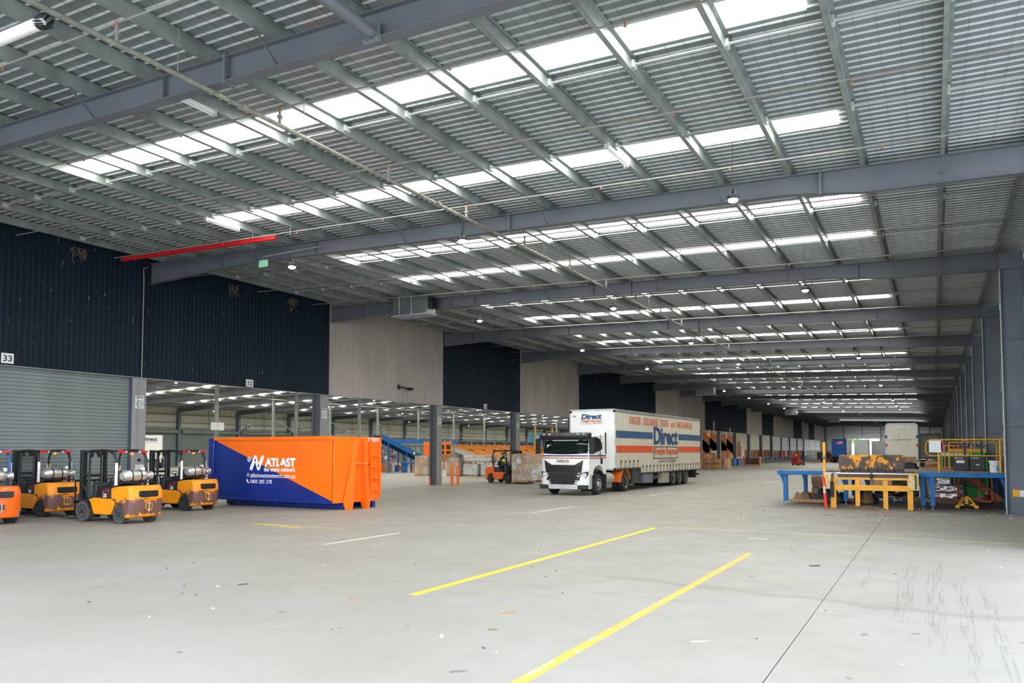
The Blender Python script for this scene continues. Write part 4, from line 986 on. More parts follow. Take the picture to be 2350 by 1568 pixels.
for s in (-1, 1):
    b = MB(); b.prism([(-1.0, 1.98), (-.98, 2.60), (-.85, 2.76), (-.2, 2.76), (.20, 2.66), (.42, 2.46), (.46, 2.22), (.25, 2.12), (-.40, 2.02)], 'x', s*1.252-.008, s*1.252+.008); b.build('side_window', 'glass', t)
    b = MB(); b.box(s*1.42-.12, s*1.42+.12, -1.20, -1.08, 1.96, 2.70); b.box(min(s*1.2, s*1.35), max(s*1.2, s*1.35), -1.16, -1.1, 2.64, 2.68); b.box(min(s*1.2, s*1.35), max(s*1.2, s*1.35), -1.16, -1.1, 2.1, 2.14); b.build('mirror', 'black', t, bevel=.03)
    b = MB(); b.box(s*1.25-.01, s*1.25+.012, -1.05, .93, 1.84, 1.895); b.build('side_stripe', 'txtblue', t, 'blue stripe'); b = MB(); b.box(s*1.25-.01, s*1.25+.012, -1.05, .93, 1.74, 1.785); b.build('side_stripe', 'txtred', t, 'orange stripe')
    boxes((s*1.25-.01, s*1.25+.012, .25, .27, 1.45, 2.9)).build('door_gap', 'txtdark', t)
    boxes((s*1.25-.02, s*1.25+.02, .28, .46, 1.48, 1.72)).build('door_handle', 'black', t)
    b = MB(); b.box(s*1.24-.02, s*1.24+.02, .86, .96, 1.95, 3.0); b.build('side_deflector', 'plastic', t)
    # arch, steps
    b = MB(); pts = [(.68*math.cos(a), .52+.68*math.sin(a)) for a in [R(i) for i in (5, 30, 55, 80, 105, 130, 155, 175)]]
    for (ya, za_), (yb, zb_) in zip(pts, pts[1:]): b.bar((s*1.10, ya, za_), (s*1.10, yb, zb_), .34, .05)
    b.build('front_mudguard', 'plastic', t)
    b = MB(); b.box(min(s*.95, s*1.24), max(s*.95, s*1.24), -.66-.35, -.64, .3, 1.05); b.build('step_panel', 'plastic', t, bevel=.02)
    MB().box(s*1.25-.015, s*1.25+.015, -.68, -.60, .95, 1.02).build('indicator', 'amber', t)
strip(-1.20, 1.20, 1.84, 1.895, 'front_stripe', 'txtblue', .017); strip(-1.20, 1.20, 1.74, 1.785, 'front_stripe', 'txtred', .017)
text('Direct', .42, .13, 'txtblue', t, (1.264, -.02, 1.85), PX, bold=.02)
g = front([(-1.02, 1.66), (-.60, 1.44), (.60, 1.44), (1.02, 1.66), (.86, .62), (.62, .42), (-.62, .42), (-.86, .62)], 'grille', 'plastic', .03)
for i in range(8):
    z = .52+i*.115; wx = .74+.05*i*.5; MB().box(-wx, wx, yf(z)-.055, yf(z)-.02, z, z+.055).build('grille_bar', 'black', g, bevel=.01)
text('IVECO', .62, .13, 'txtdark', t, (-.31, -1.325, 1.55), NY, bold=.03, spacing=1.1)
b = MB()
for q0, q1 in ((-1.24, 1.24),):
    vs = []; fs = []; n = 16
    for i in range(n+1):
        x = q0+(q1-q0)*i/n; k = (abs(x/TW)**6)*.25
        for z, yo in ((.30, .03), (.42, 0), (1.05, .0), (1.08, .08), (1.08, .4), (.30, .4)): vs.append((x, -1.36+k+yo, z))
    for i in range(n):
        for j in range(6): fs.append((6*i+j, 6*i+(j+1) % 6, 6*i+6+(j+1) % 6, 6*i+6+j))
    fs += [tuple(range(6)), tuple(6*n+j for j in range(6))[::-1]]
    b.add(vs, fs)
b.build('bumper', 'trailerwhite', t, bevel=.02)
front([(-.78, 1.1), (.78, 1.1), (.60, .52), (-.60, .52)], 'lower_grille', 'plastic', .09)
for i in range(5): boxes((-.62, .62, -1.42, -1.39, .58+i*.1, .61+i*.1)).build('lower_grille_bar', 'black', t)
for s in (-1, 1):
    xs_ = sorted((s*.66, s*1.20))
    b = MB(); vs = []
    poly = [(s*.60, .76), (s*.66, .98), (s*.95, 1.06), (s*1.22, 1.14), (s*1.235, .98), (s*1.14, .82), (s*.8, .70)]
    for o_ in (.02, -.05):
        for x, z in poly: vs.append((x, -1.36+(abs(x/TW)**6)*.25-o_, z))
    n = len(poly); b.add(vs, [tuple(range(n)), tuple(range(2*n-1, n-1, -1))]+[(i, i+n, (i+1) % n+n, (i+1) % n) for i in range(n)]); h = b.build('headlamp', 'black', t, bevel=.01)
    for i in range(3): MB().lathe([(.05, -1.42+.0), (.06, -1.34)], (s*(.80+.13*i), .03+.04*i*i*.6, .92+.02*i), 'y', 12).build('headlamp_lens', 'lamp', h)
    boxes((min(s*.75, s*1.24), max(s*.75, s*1.24), -1.37+.02, -1.12, .30, .50)).build('bumper_corner', 'plastic', t, bevel=.02)
front([(-.75, .5), (.75, .5), (.70, .38), (-.70, .38)], 'bumper_step', 'galv_light', .1)
boxes((-.26, .26, -1.43, -1.41, .34, .45)).build('number_plate', 'whitep', t); text('XV 81MC', .4, .07, 'txtblue', t, (-.2, -1.432, .36), NY)
# chassis, tank, wheels
boxes((-.42, -.32, -1.0, 4.3, .62, .90), (.32, .42, -1.0, 4.3, .62, .90), (-.4, .4, 3.3, 3.7, .5, .8)).build('chassis', 'framegrey', t)
MB().lathe([(.22, 1.15), (.30, 1.18), (.30, 2.05), (.22, 2.08)], (.92, 0, .72), 'y', 20).build('fuel_tank', 'tankgrey', t); MB().lathe([(.22, 1.15), (.30, 1.18), (.30, 2.05), (.22, 2.08)], (-.92, 0, .72), 'y', 20).build('fuel_tank', 'tankgrey', t)
MB().box(1.06, 1.2, 1.0, 1.08, .25, .95).build('mud_flap', 'rubber', t)
MB().cyl((.8, 2.5, .95), (-.8, 2.5, .95), .09, 12).build('air_tank', 'framegrey', t)
for s in (-1, 1):
    b = MB(); pts = [(3.5+.66*math.cos(a), .52+.66*math.sin(a)) for a in [R(i) for i in (8, 30, 50, 70, 90, 110, 130, 152, 180)]]
    for (ya, za_), (yb, zb_) in zip(pts, pts[1:]): b.bar((s*.98, ya, za_), (s*.98, yb, zb_), .56, .04)
    b.box(min(s*.70, s*1.26), max(s*.70, s*1.26), 2.80, 2.86, .55, .62); b.build('drive_mudguard', 'orangeguard', t, 'bright orange mudguard over the drive wheels')
    b = MB(); b.prism([(2.70, .50), (2.84, .50), (2.90, .82), (2.78, .98), (2.68, .9)], 'x', s*1.26-.56 if s > 0 else s*1.26, s*1.26 if s > 0 else s*1.26+.56); b.build('drive_mudguard', 'orangeguard', t)
def twheel(par, y, side, dual=False, r=.50, name='wheel', hub='alu'):
    g = bpy.data.objects.new('hold', None)
    b = MB(); x = side*1.12
    b.lathe([(.29, -.12), (.31, -.14), (r*.93, -.14), (r, -.10), (r, .10), (r*.93, .14), (.31, .14), (.29, .12)], (x, y, r), 'x', 32)
    for i in range(4): b.lathe([(r+.004, -.09+i*.055), (r+.004, -.06+i*.055)], (x, y, r), 'x', 32)
    if dual: b.lathe([(.29, -.12), (r*.93, -.14), (r, -.10), (r, .10), (r*.93, .14), (.29, .12)], (side*.80, y, r), 'x', 28)
    w_ = b.build(name, 'rubber', par)
    s = side; b = MB()
    if not dual: b.lathe([(.285, s*.12), (.285, s*.135), (.25, s*.13), (.22, s*.06), (.17, s*.05), (.15, s*.12), (.10, s*.17), (.06, s*.175)], (x, y, r), 'x', 28)
    else: b.lathe([(.285, s*.12), (.285, s*.135), (.26, s*.12), (.23, -s*.02), (.16, -s*.04), (.13, s*.02), (.10, s*.10), (.06, s*.11)], (x, y, r), 'x', 28)
    for i in range(10):
        a = i*math.pi/5; q = (.19 if not dual else .19); b.cyl((x+s*.04, y+q*math.cos(a), r+q*math.sin(a)), (x+s*(.08 if not dual else .0), y+q*math.cos(a), r+q*math.sin(a)), .018, 6)
    b.build('rim', hub, w_)
for s in (-1, 1): twheel(t, 0, s, name='front_wheel'); twheel(t, 3.5, s, True, name='drive_wheel')

t = thing('curtain_trailer', 'cream curtain-sided semi-trailer behind the truck, blue and orange stripes', 'trailer', TR, TRZ)
a0, a1, H0 = 2.12, 17.0, 4.24
boxes((-1.25, 1.25, a0, a0+.06, 1.15, H0-.05)).build('headboard', 'trailerwhite', t)
b = MB(); b.box(-1.27, 1.27, a0-.02, a0+.08, H0-.09, H0); b.box(-1.27, 1.27, a0-.02, a0+.06, 1.12, 1.2); b.box(-1.28, -1.22, a0-.02, a0+.06, 1.12, H0); b.box(1.22, 1.28, a0-.02, a0+.06, 1.12, H0); b.build('headboard_frame', 'galv_light', t)
for s in (-1, 1):
    for z in (1.18, H0-.12): MB().box(s*1.22-.06, s*1.22+.06, a0-.04, a0, z-.06, z+.06).build('corner_casting', 'black', t)
boxes((-1.26, 1.26, a0, a1, H0-.06, H0)).build('roof', 'galv', t)
boxes((-1.25, 1.25, a1-.06, a1, .95, H0)).build('rear_door', 'trailerwhite', t)
for s in (-1, 1):
    # curtain with shallow vertical folds, deeper panel behind the step
    vs = []; fs = []; n = 90; L = a1-a0-.1
    for i in range(n+1):
        y = a0+.06+L*i/n; zb_ = 1.22 if y < 5.65 else .92; wv = .006*math.sin(i*1.9)+.004*math.sin(i*.7)
        for z, o_ in ((zb_, .0), (1.6, .012), (3.6, .01), (H0-.14, 0)): vs.append((s*(1.255+wv+o_), y, z))
    for i in range(n):
        for j in range(3): a = i*4+j; fs.append((a, a+4, a+5, a+1))
    MB().add(vs, fs).build('curtain', 'curtain', t)
    boxes((s*1.27-.02, s*1.27+.02, a0, a1, H0-.15, H0-.02)).build('cant_rail', 'galv', t, bevel=.01)
    boxes((s*1.25-.03, s*1.25+.03, a0, 5.7, 1.14, 1.2), (s*1.25-.03, s*1.25+.03, 5.7, a1, .86, .92)).build('side_rail', 'rustgrey', t)
    bs = MB(); bs.bar((0, 0, 0), (0, .05, .30), .035, .008, (1, 0, 0)); bs.cbox((.01, .06, .36), (.03, .07, .12)); pr = None
    for i in range(24):
        y = 2.75+i*.60 if i < 5 else 5.95+(i-5)*.58
        z = 1.2 if i < 5 else .9
        if pr is None: pr = bs.build('buckle_strap', 'black', t); pr.location = (s*1.285, y, z)
        else: place(pr, 'buckle_strap', t, (s*1.285, y, z))
    # stripes and lettering
    x = s*1.288; lo, hi = min(x, x-.01*s), max(x, x-.01*s)
    for z, m, nm in ((2.78, 'stripeblue', 'navy stripe'), (2.02, 'txtred', 'orange stripe')):
        boxes((lo, hi, a0+.06, 7.6, z, z+.36), (lo, hi, 12.3, a1-.06, z, z+.36)).build('stripe', m, t, nm)
    rot = PX if s > 0 else PXB
    def tx(st, wd_, h_, m, y, z, **k): text(st, wd_, h_, m, t, (s*1.292, y if s > 0 else y+wd_, z), rot, **k)
    tx('FASTER   DELIVERIES   STATE   and   NATIONWIDE', 11.0, .40, 'txtred', 4.1, 3.52)
    tx('Direct', 4.3, 1.02, 'txtblue', 7.8, 2.46, bold=.03)
    tx('Freight Express', 4.0, .52, 'txtred', 7.95, 1.78, bold=.02)
    b = MB(); b.box(lo, hi, 7.75, 12.1, 2.32, 2.36); b.box(lo, hi, 7.75, 12.1, 1.66, 1.70); b.box(lo, hi, 7.75, 7.81, 1.66, 2.36); b.box(lo, hi, 12.04, 12.1, 1.66, 2.36); b.build('logo_frame', 'txtdark', t)
    tx("...when it's Urgent!", 3.2, .26, 'txtdark', 8.5, 1.37)
text('Direct', 1.14, .26, 'txtblue', t, (-.62, a0-.012, 3.74), NY, bold=.045, shear=.15)
text('Freight Express', 1.08, .15, 'txtred', t, (-.60, a0-.012, 3.54), NY, bold=.03, shear=.15)
text('186', .2, .1, 'txtdark', t, (-1.12, a0-.012, 3.84), NY)
b = MB(); b.box(-.66, .52, a0-.012, a0-.004, 3.49, 3.505); b.box(-.66, .52, a0-.012, a0-.004, 3.71, 3.72); b.box(-.66, -.65, a0-.012, a0-.004, 3.49, 3.72); b.box(.51, .52, a0-.012, a0-.004, 3.49, 3.72); b.build('logo_frame', 'txtdark', t)
b = MB(); b.box(-.5, .5, 2.6, a1-.1, .98, 1.14); b.box(-1.2, 1.2, 5.6, a1-.05, .84, .9); b.box(-.45, -.35, 5.5, a1-.1, .6, .9); b.box(.35, .45, 5.5, a1-.1, .6, .9); b.box(-1.2, 1.2, a0+.05, 5.7, 1.1, 1.16); b.build('chassis', 'framegrey', t)
boxes((.80, 1.22, 4.55, 5.75, .35, 1.1)).build('side_box', 'framegrey', t, bevel=.02); boxes((.9, 1.24, 6.25, 7.7, .32, .84)).build('tool_box', 'bluegrey', t, bevel=.02)
MB().lathe([(.15, 7.9), (.18, 7.95), (.18, 8.7), (.15, 8.75)], (1.0, 0, .62), 'y', 16).build('air_tank', 'framegrey', t)
boxes((.95, 1.24, 9.3, 10.55, .22, .86)).build('wheel_panel', 'tankgrey', t, bevel=.02)
for s in (-1, 1):
    for y in (11.3, 12.5, 13.7):
        twheel(t, y, s, True, .50, 'trailer_wheel', 'tankgrey'); 
    boxes((s*.98-.26, s*.98+.26, a1-1.0, a1-.95, .35, .9)).build('mud_flap', 'rubber', t)
    boxes((s*.75-.08, s*.75+.08, 5.0, 5.15, .05, 1.1)).build('landing_leg', 'framegrey', t)
boxes((-1.2, 1.2, a1-.25, a1-.1, .5, .62)).build('rear_bar', 'framegrey', t)

# white trailer seen from behind, and the far row of trailers
def rear_box(name, label, loc, rz, w_, l_, z0, z1, m, sidem, cat='trailer', wheels=True, door=None):
    t = thing(name, label, cat, loc, rz)
    boxes((-w_/2+.02, w_/2-.02, .06, l_, z0, z1)).build('body', sidem, t, bevel=.02)
    boxes((-w_/2+.1, w_/2-.1, -.02, .06, z0+.05, z1-.12)).build('rear_door', door or m, t, bevel=.02)
    b = MB(); b.box(-w_/2, -w_/2+.12, -.04, .1, z0-.5, z1); b.box(w_/2-.12, w_/2, -.04, .1, z0-.5, z1); b.box(-w_/2, w_/2, -.04, .1, z1-.12, z1); b.box(-w_/2, w_/2, -.04, .1, z0-.08, z0+.05); b.build('rear_frame', m, t)
    boxes((-.5, -.38, .2, l_-.2, z0-.4, z0), (.38, .5, .2, l_-.2, z0-.4, z0)).build('chassis', 'framegrey', t)
    if wheels:
        for s in (-1, 1):
            for y in (1.5, 2.7, 3.9):
                MB().lathe([(.28, -.28), (.46, -.28), (.5, -.24), (.5, .24), (.46, .28), (.28, .28)], (s*(w_/2-.3), y, .5), 'x', 18).build('wheel', 'rubber', t)
    return t
t = rear_box('box_trailer', 'weathered white box trailer parked with its rear towards the camera, above the platform', (-2.36, 75, 0), 0, 2.5, 14, 1.25, 4.5, 'whitep', 'trailerwhite', door='dirtywhite')
for s in (-1, 1):
    boxes((s*1.19-.07, s*1.19+.07, -.06, -.03, 3.2, 3.45)).build('marker_plate', 'txtblue', t, 'blue marker plate'); boxes((s*1.19-.07, s*1.19+.07, -.06, -.03, 2.45, 2.7)).build('marker_plate', 'txtred', t, 'orange marker plate')
boxes((-.7, .75, -.03, -.01, 4.1, 4.25)).build('top_strip', 'white', t); boxes((-1.1, 1.1, -.05, 0, 1.15, 1.6)).build('bumper_board', 'wood', t)
b = MB(); b.bar((-.85, -.04, 3.05), (.8, -.04, 3.1), .02, .05, (0, 1, 0)); b.bar((-.25, -.04, 3.05), (-.25, -.04, 3.6), .02, .08, (0, 1, 0)); b.build('rust_scrape', 'dirt', t)
MB().box(-1.0, 1.0, -.03, 0, .25, 1.1).build('rubber_apron', 'black', t)
t = rear_box('box_trailer', 'distant trailer with bright blue rear door and red oval emblem', (-14.75, 150, 0), .02, 2.5, 13, 1.2, 4.3, 'trblue', 'trailerwhite', door='trblue')
b = MB(); n = 20; b.add([(.1+.62*math.cos(2*math.pi*i/n), -.06, 3.55+.33*math.sin(2*math.pi*i/n)) for i in range(n)]+[(.1+.62*math.cos(2*math.pi*i/n), -.03, 3.55+.33*math.sin(2*math.pi*i/n)) for i in range(n)], [tuple(range(n))]+[(i, (i+1) % n, (i+1) % n+n, i+n) for i in range(n)]); b.build('emblem', 'signred', t)
text('API', .95, .42, 'white', t, (-.37, -.075, 3.35), NY, bold=.03)
rear_box('box_trailer', 'pale far trailer with a blue band, right of the blue one', (-11.9, 161, 0), .05, 2.5, 13, 1.2, 4.2, 'whitep', 'greyclad', door='trailerwhite')
rear_box('box_trailer', 'far white refrigerated trailer in front of the left doorway', (-9.6, 172, 0), .05, 2.5, 13, 1.2, 4.1, 'whitep', 'trailerwhite', door='whitep')
rear_box('box_trailer', 'grey trailer hidden behind the right side of the weathered white one', (-.3, 108, 0), 0, 2.3, 12, 1.2, 4.2, 'framegrey', 'greyclad', door='greyclad')

# ---------------------------------------------------------------- loading platform at the right
DZ = 1.33
t = thing('loading_platform', 'blue steel loading platform on legs with a worn dark deck, at the right wall', 'platform', (0, 0, 0))
boxes((-5.4, -3.55, 32.0, 37.6, DZ-.03, DZ), (-3.2, -.6, 32.3, 37.6, DZ-.03, DZ), (-.6, 2.42, 31.6, 37.6, DZ-.03, DZ), (-3.56, -3.19, 33, 37.6, DZ-.03, DZ)).build('deck_plate', 'deck', t)
for bx_ in ((-5.42, -3.55, 31.94, 32.04, DZ-.16, DZ), (-.52, 2.44, 31.5, 31.62, DZ-.17, DZ), (-5.42, -5.34, 32, 37.6, DZ-.16, DZ), (2.36, 2.44, 31.6, 37.6, DZ-.17, DZ), (-5.4, 2.4, 37.5, 37.6, DZ-.16, DZ)):
    boxes(bx_).build('edge_beam', 'bluepaint', t, bevel=.015)
def leg(x, y, w_=.16, taper=True):
    b = MB(); b.box(x-w_/2, x+w_/2, y-w_/2, y+w_/2, .14, DZ-.15)
    l_ = b.build('leg', 'bluepaint', t, bevel=.01)
    b = MB(); b.add([(x-w_/2, y, DZ-.15), (x-w_/2-.14, y, DZ-.15), (x-w_/2, y, DZ-.55), (x-w_/2, y+.03, DZ-.15), (x-w_/2-.14, y+.03, DZ-.15), (x-w_/2, y+.03, DZ-.55)], [(0, 1, 2), (5, 4, 3), (0, 3, 4, 1), (1, 4, 5, 2), (2, 5, 3, 0)]); b.build('gusset', 'bluepaint', l_)
    b = MB(); b.cyl((x, y, 0), (x, y, .16), .02, 8); b.cyl((x, y, 0), (x, y, .015), .07, 12); b.build('screw_foot', 'chrome', l_)
for x, y in ((-5.15, 32.2), (-5.1, 37.3), (-3.05, 33.2), (-3.1, 37.3), (-2.35, 34.6), (-.35, 31.75), (-.05, 31.65), (-.35, 36.2), (2.22, 31.8), (2.22, 37.2)): leg(x, y)
# guard rails: each run is a part
def rail(pts, r=.026, name='rail'): return MB().tube(pts, r, 8).build(name, 'railyellow', t)
rail([(.18, 31.72, 2.5), (2.4, 31.72, 2.5)]); rail([(.18, 31.72, 1.93), (2.4, 31.72, 1.93)], .022)
for x in (.18, 2.05, 2.38): rail([(x, 31.72, DZ), (x, 31.72, 2.52)], .036, 'post')
rail([(.18, 31.72, 2.5), (-.08, 31.72, 2.5), (-.2, 31.72, 2.42), (-.23, 31.72, 2.2), (-.2, 31.72, 2.0), (-.08, 31.72, 1.93), (.18, 31.72, 1.93)], .022, 'end_loop')
rail([(.6, 37.4, 2.45), (2.3, 37.4, 2.45)]); rail([(.6, 37.4, 1.9), (2.3, 37.4, 1.9)], .02)
for x in (.6, 1.4, 2.3): rail([(x, 37.4, DZ), (x, 37.4, 2.45)], .03, 'post')
rail([(2.38, 31.72, 2.5), (2.38, 37.4, 2.45)]); rail([(2.38, 31.72, 1.93), (2.38, 37.4, 1.9)], .02); rail([(2.38, 34.5, DZ), (2.38, 34.5, 2.48)], .03, 'post')

t = thing('dock_leveller', 'yellow dock leveller frame with rusted raised lip plate at the platform', 'dock leveller', (0, 0, 0))
for x, w_ in ((-3.27, .20), (-2.45, .16), (-1.53, .16), (-.74, .18)):
    b = MB(); b.box(x-w_/2, x+w_/2, 30.95, 31.05, 0, 1.12); l_ = b.build('leg', 'yellow', t, bevel=.006)
    b = MB(); b.prism([(31.05, 0), (31.55, 0), (31.12, 1.1), (31.05, 1.1)], 'x', x-.02, x+.02); b.build('brace_plate', 'yellow', l_)
boxes((-3.2, -.7, 30.93, 31.05, .66, .86)).build('cross_beam', 'yellow', t, bevel=.006); boxes((-3.2, -.6, 30.93, 31.1, 1.05, 1.13)).build('top_beam', 'yellow', t, bevel=.006)
for x in (-3.44, -.62): boxes((x-.16, x+.16, 30.86, 31.3, .70, 1.30)).build('end_block', 'wornlabel', t, bevel=.015)
for x in (-3.3, -.56): boxes((x-.03, x+.03, 30.83, 30.86, .74, 1.26)).build('slot_strip', 'rustgrey', t)
MB().cyl((-3.15, 31.0, 1.27), (-.74, 31.0, 1.27), .035, 14).build('hinge_rod', 'chrome', t); boxes((-3.12, -.76, 31.0, 31.1, 1.13, 1.24)).build('hinge_plate', 'rustgrey', t)
b = MB(); pr = [(31.12, 1.42), (31.10, 1.62), (31.22, 1.86), (31.34, 1.96), (31.37, 1.94), (31.26, 1.84), (31.15, 1.62), (31.17, 1.42)]; b.prism(pr, 'x', -3.08, -.90); b.build('lip_plate', 'rustlip', t, 'rusted lip plate with patches of old yellow paint', bevel=.01)
boxes((-3.05, -.92, 31.2, 31.3, 1.28, 1.44)).build('recess_plate', 'rustgrey', t)
for i in range(8):
    x = -2.98+i*.285; boxes((x-.02, x+.02, 31.08, 31.24, 1.27, 1.50)).build('hinge_lug', 'rustgrey', t)
b = MB(); b.bar((-1.98, 30.92, 1.36), (-1.95, 30.88, .88), .05, .05); b.cyl((-1.98, 30.9, 1.22), (-1.98, 30.9, 1.1), .045, 10); b.build('release_lever', 'black', t)
boxes((-3.36, -3.24, 30.80, 30.84, .40, .98)).build('rubber_flap', 'rubber', t)
MB().box(-3.62, -3.52, 31.0, 31.1, 1.28, 2.42).build('upright_post', 'yellow', t, bevel=.008); MB().lathe([(.05, 0), (.08, .03), (.08, .12), (.05, .15)], (-3.56, 30.98, 1.80), 'z', 12).build('lamp_fitting', 'bluegrey', t)

t = thing('safety_bollard', 'red and white plastic bollard leaning against the yellow leveller frame', 'bollard', (-3.48, 30.55, 0)); t.rotation_euler = (0, R(-4), 0)
for z0, z1, m in ((0, .55, 'conered'), (.55, .82, 'coneworn'), (.82, 1.10, 'conered')): MB().cyl((0, 0, z0), (0, 0, z1), .06-.01*(z0 > .5), 14).build('band', m, t)
MB().lathe([(.05, 1.10), (.025, 1.13), (.03, 1.18), (.01, 1.2)], axis='z', n=12).build('cap', 'conered', t)
t = thing('plastic_bucket', 'white plastic bucket standing on the platform by the yellow posts', 'bucket', (1.92, 32.6, DZ))
MB().lathe([(.14, 0), (.17, .38), (.19, .385), (.19, .42), (.17, .425), (.15, .3)], axis='z', n=24).build('body', 'whitep', t)
MB().box(.05, .13, -.175, -.165, .08, .2).build('label', 'conblue', t); MB().tube([(-.18, 0, .40), (-.16, -.1, .28), (0, -.18, .22), (.16, -.1, .28), (.18, 0, .4)], .006, 5).build('handle', 'black', t); boxes((-.08, .08, -.08, .08, .40, .46)).build('rag', 'black', t)
for i, (x, lab) in enumerate(((.95, 'black bin with white stencilled letters on the platform, left of the pair'), (1.50, 'black bin with white stencilled letters on the platform, right of the pair'))):
    t = thing('black_tub', lab, 'tub', (x, 35.2+i*.1, DZ)); b = MB(); b.prism([(-.25, 0), (.25, 0), (.29, .58), (-.29, .58)], 'y', -.22, .22); b.build('body', 'black', t, bevel=.02)
    text(['KLU', 'HLU'][i], .26, .07, 'white', t, (-.2, -.228, .46), NY); boxes((-.16, .12, -.226, -.22, .3, .4) if i == 0 else (-.05, .07, -.226, -.22, .22, .26)).build('patch', 'white', t); boxes((-.29, .31, -.24, .24, .57, .60)).build('rim', 'plastic', t)
for i, (x, lab) in enumerate(((1.12, 'black upright stand with round hoop and red handle, behind the left black bin'), (1.69, 'black upright stand with round hoop, behind the right black bin'))):
    t = thing('handle_stand', lab, 'stand', (x, 35.75, DZ)); MB().box(-.04, .04, -.04, .04, 0, 1.15).build('post', 'black', t); boxes((-.2, .2, -.15, .15, 0, .03)).build('foot', 'black', t)
    MB().tube([(.20*math.cos(a), -.02, 1.12+.20*math.sin(a)) for a in [R(180+i*15) for i in range(13)]], .016, 6).build('hoop', 'black', t); boxes((-.08, .06, -.05, .05, 1.15, 1.24)).build('grip', 'signred' if i == 0 else 'rustgrey', t)
t = thing('notice_board', 'white notice sheet tied to the curved end of the yellow guard rail', 'notice', (-.02, 31.62, 2.05)); boxes((-.10, .32, 0, .02, 0, .42)).build('sheet', 'whitep', t); boxes((.28, .36, .0, .03, .02, .40)).build('binding', 'signred', t)
for i in range(4): boxes((-.07, .24, -.002, 0, .08+i*.09, .095+i*.09)).build('text_line', 'galv_light', t)

# machinery and goods behind and under the platform
t = thing('green_cage', 'large green steel bin with mesh front and yellow lid behind the platform', 'bin', (1.18, 39.2, 0))
boxes((-.86, .86, .03, 1.6, .05, 1.92)).build('body', 'green', t); b = MB()
for x in (-.86, .82): b.box(x, x+.06, -.02, .05, 0, 2.0)
b.box(-.86, .88, -.02, .05, 1.9, 2.05); b.box(-.86, .88, -.02, .05, .42, .48); b.build('frame', 'green', t)
boxes((-.84, .84, .0, .028, .5, 1.9)).build('dark_backing', 'black', t)
for i in range(17): MB().box(-.82+i*.1, -.81+i*.1, -.012, -.002, .5, 1.9).build('mesh_bar', 'green', t)
for i in range(14): MB().box(-.84, .84, -.014, -.004, .55+i*.1, .56+i*.1).build('mesh_bar', 'green', t)
b = MB(); b.prism([(-.6, 2.05), (.86, 2.05), (.8, 2.18), (-.5, 2.20)], 'y', 0, 1.5); b.build('lid', 'yellow', t, bevel=.01); boxes((-.86, .2, -.03, -.02, 1.93, 2.0)).build('label_strip', 'whitep', t)
t = thing('orange_stillage', 'orange barred steel cage behind the yellow guard rail', 'stillage', (.75, 38.3, 0))
for i in range(6): MB().box(-.5+i*.17, -.46+i*.17, 0, .04, .3, 2.35).build('bar', 'orsteel', t)
boxes((-.5, .42, -.01, .05, 2.3, 2.36), (-.5, .42, -.01, .05, 1.35, 1.41), (-.5, .42, -.01, .05, .25, .31)).build('frame', 'orsteel', t); boxes((-.5, -.44, 0, .05, 0, .3), (.36, .42, 0, .05, 0, .3)).build('feet', 'orsteel', t)
def pallet(loc, rz, label, m='wood', L=1.16, W=1.0, group=None):
    t = thing('pallet', label, 'pallet', loc, rz, group)
    for i in range(7): boxes((-L/2+i*(L-.09)/6, -L/2+i*(L-.09)/6+.09, -W/2, W/2, .12, .14)).build('board', m, t)
    for y in (-W/2, -.05, W/2-.1): boxes((-L/2, L/2, y, y+.1, .02, .12)).build('bearer', m, t)
    for y in (-W/2, -.05, W/2-.1): boxes((-L/2, L/2, y, y+.1, 0, .02)).build('bottom_board', m, t)
    return t
for i in range(5): pallet((.05+.02*(i % 2), 39.6, .0+i*.142), .03*i, 'bare timber pallet, %s from the floor in the stack left of the orange cage' % ordn[i], group='stacked pallets behind the platform')
t = thing('wood_offcuts', 'heap of timber offcuts lying on the pallet stack behind the platform', 'timber', (.05, 39.6, .71)); r_ = random.Random(9)
for i in range(26):
    z = .04+.035*i; a = r_.uniform(-.5, .5); L = r_.uniform(.6, 1.1); b = MB(); T = Matrix.Translation((r_.uniform(-.15, .15), r_.uniform(-.2, .2), z)) @ Matrix.Rotation(a, 4, 'Z'); b.box(-L/2, L/2, -.06, .06, -.018, .018, T); b.build('offcut', ['wood', 'ply'][i % 2], t)
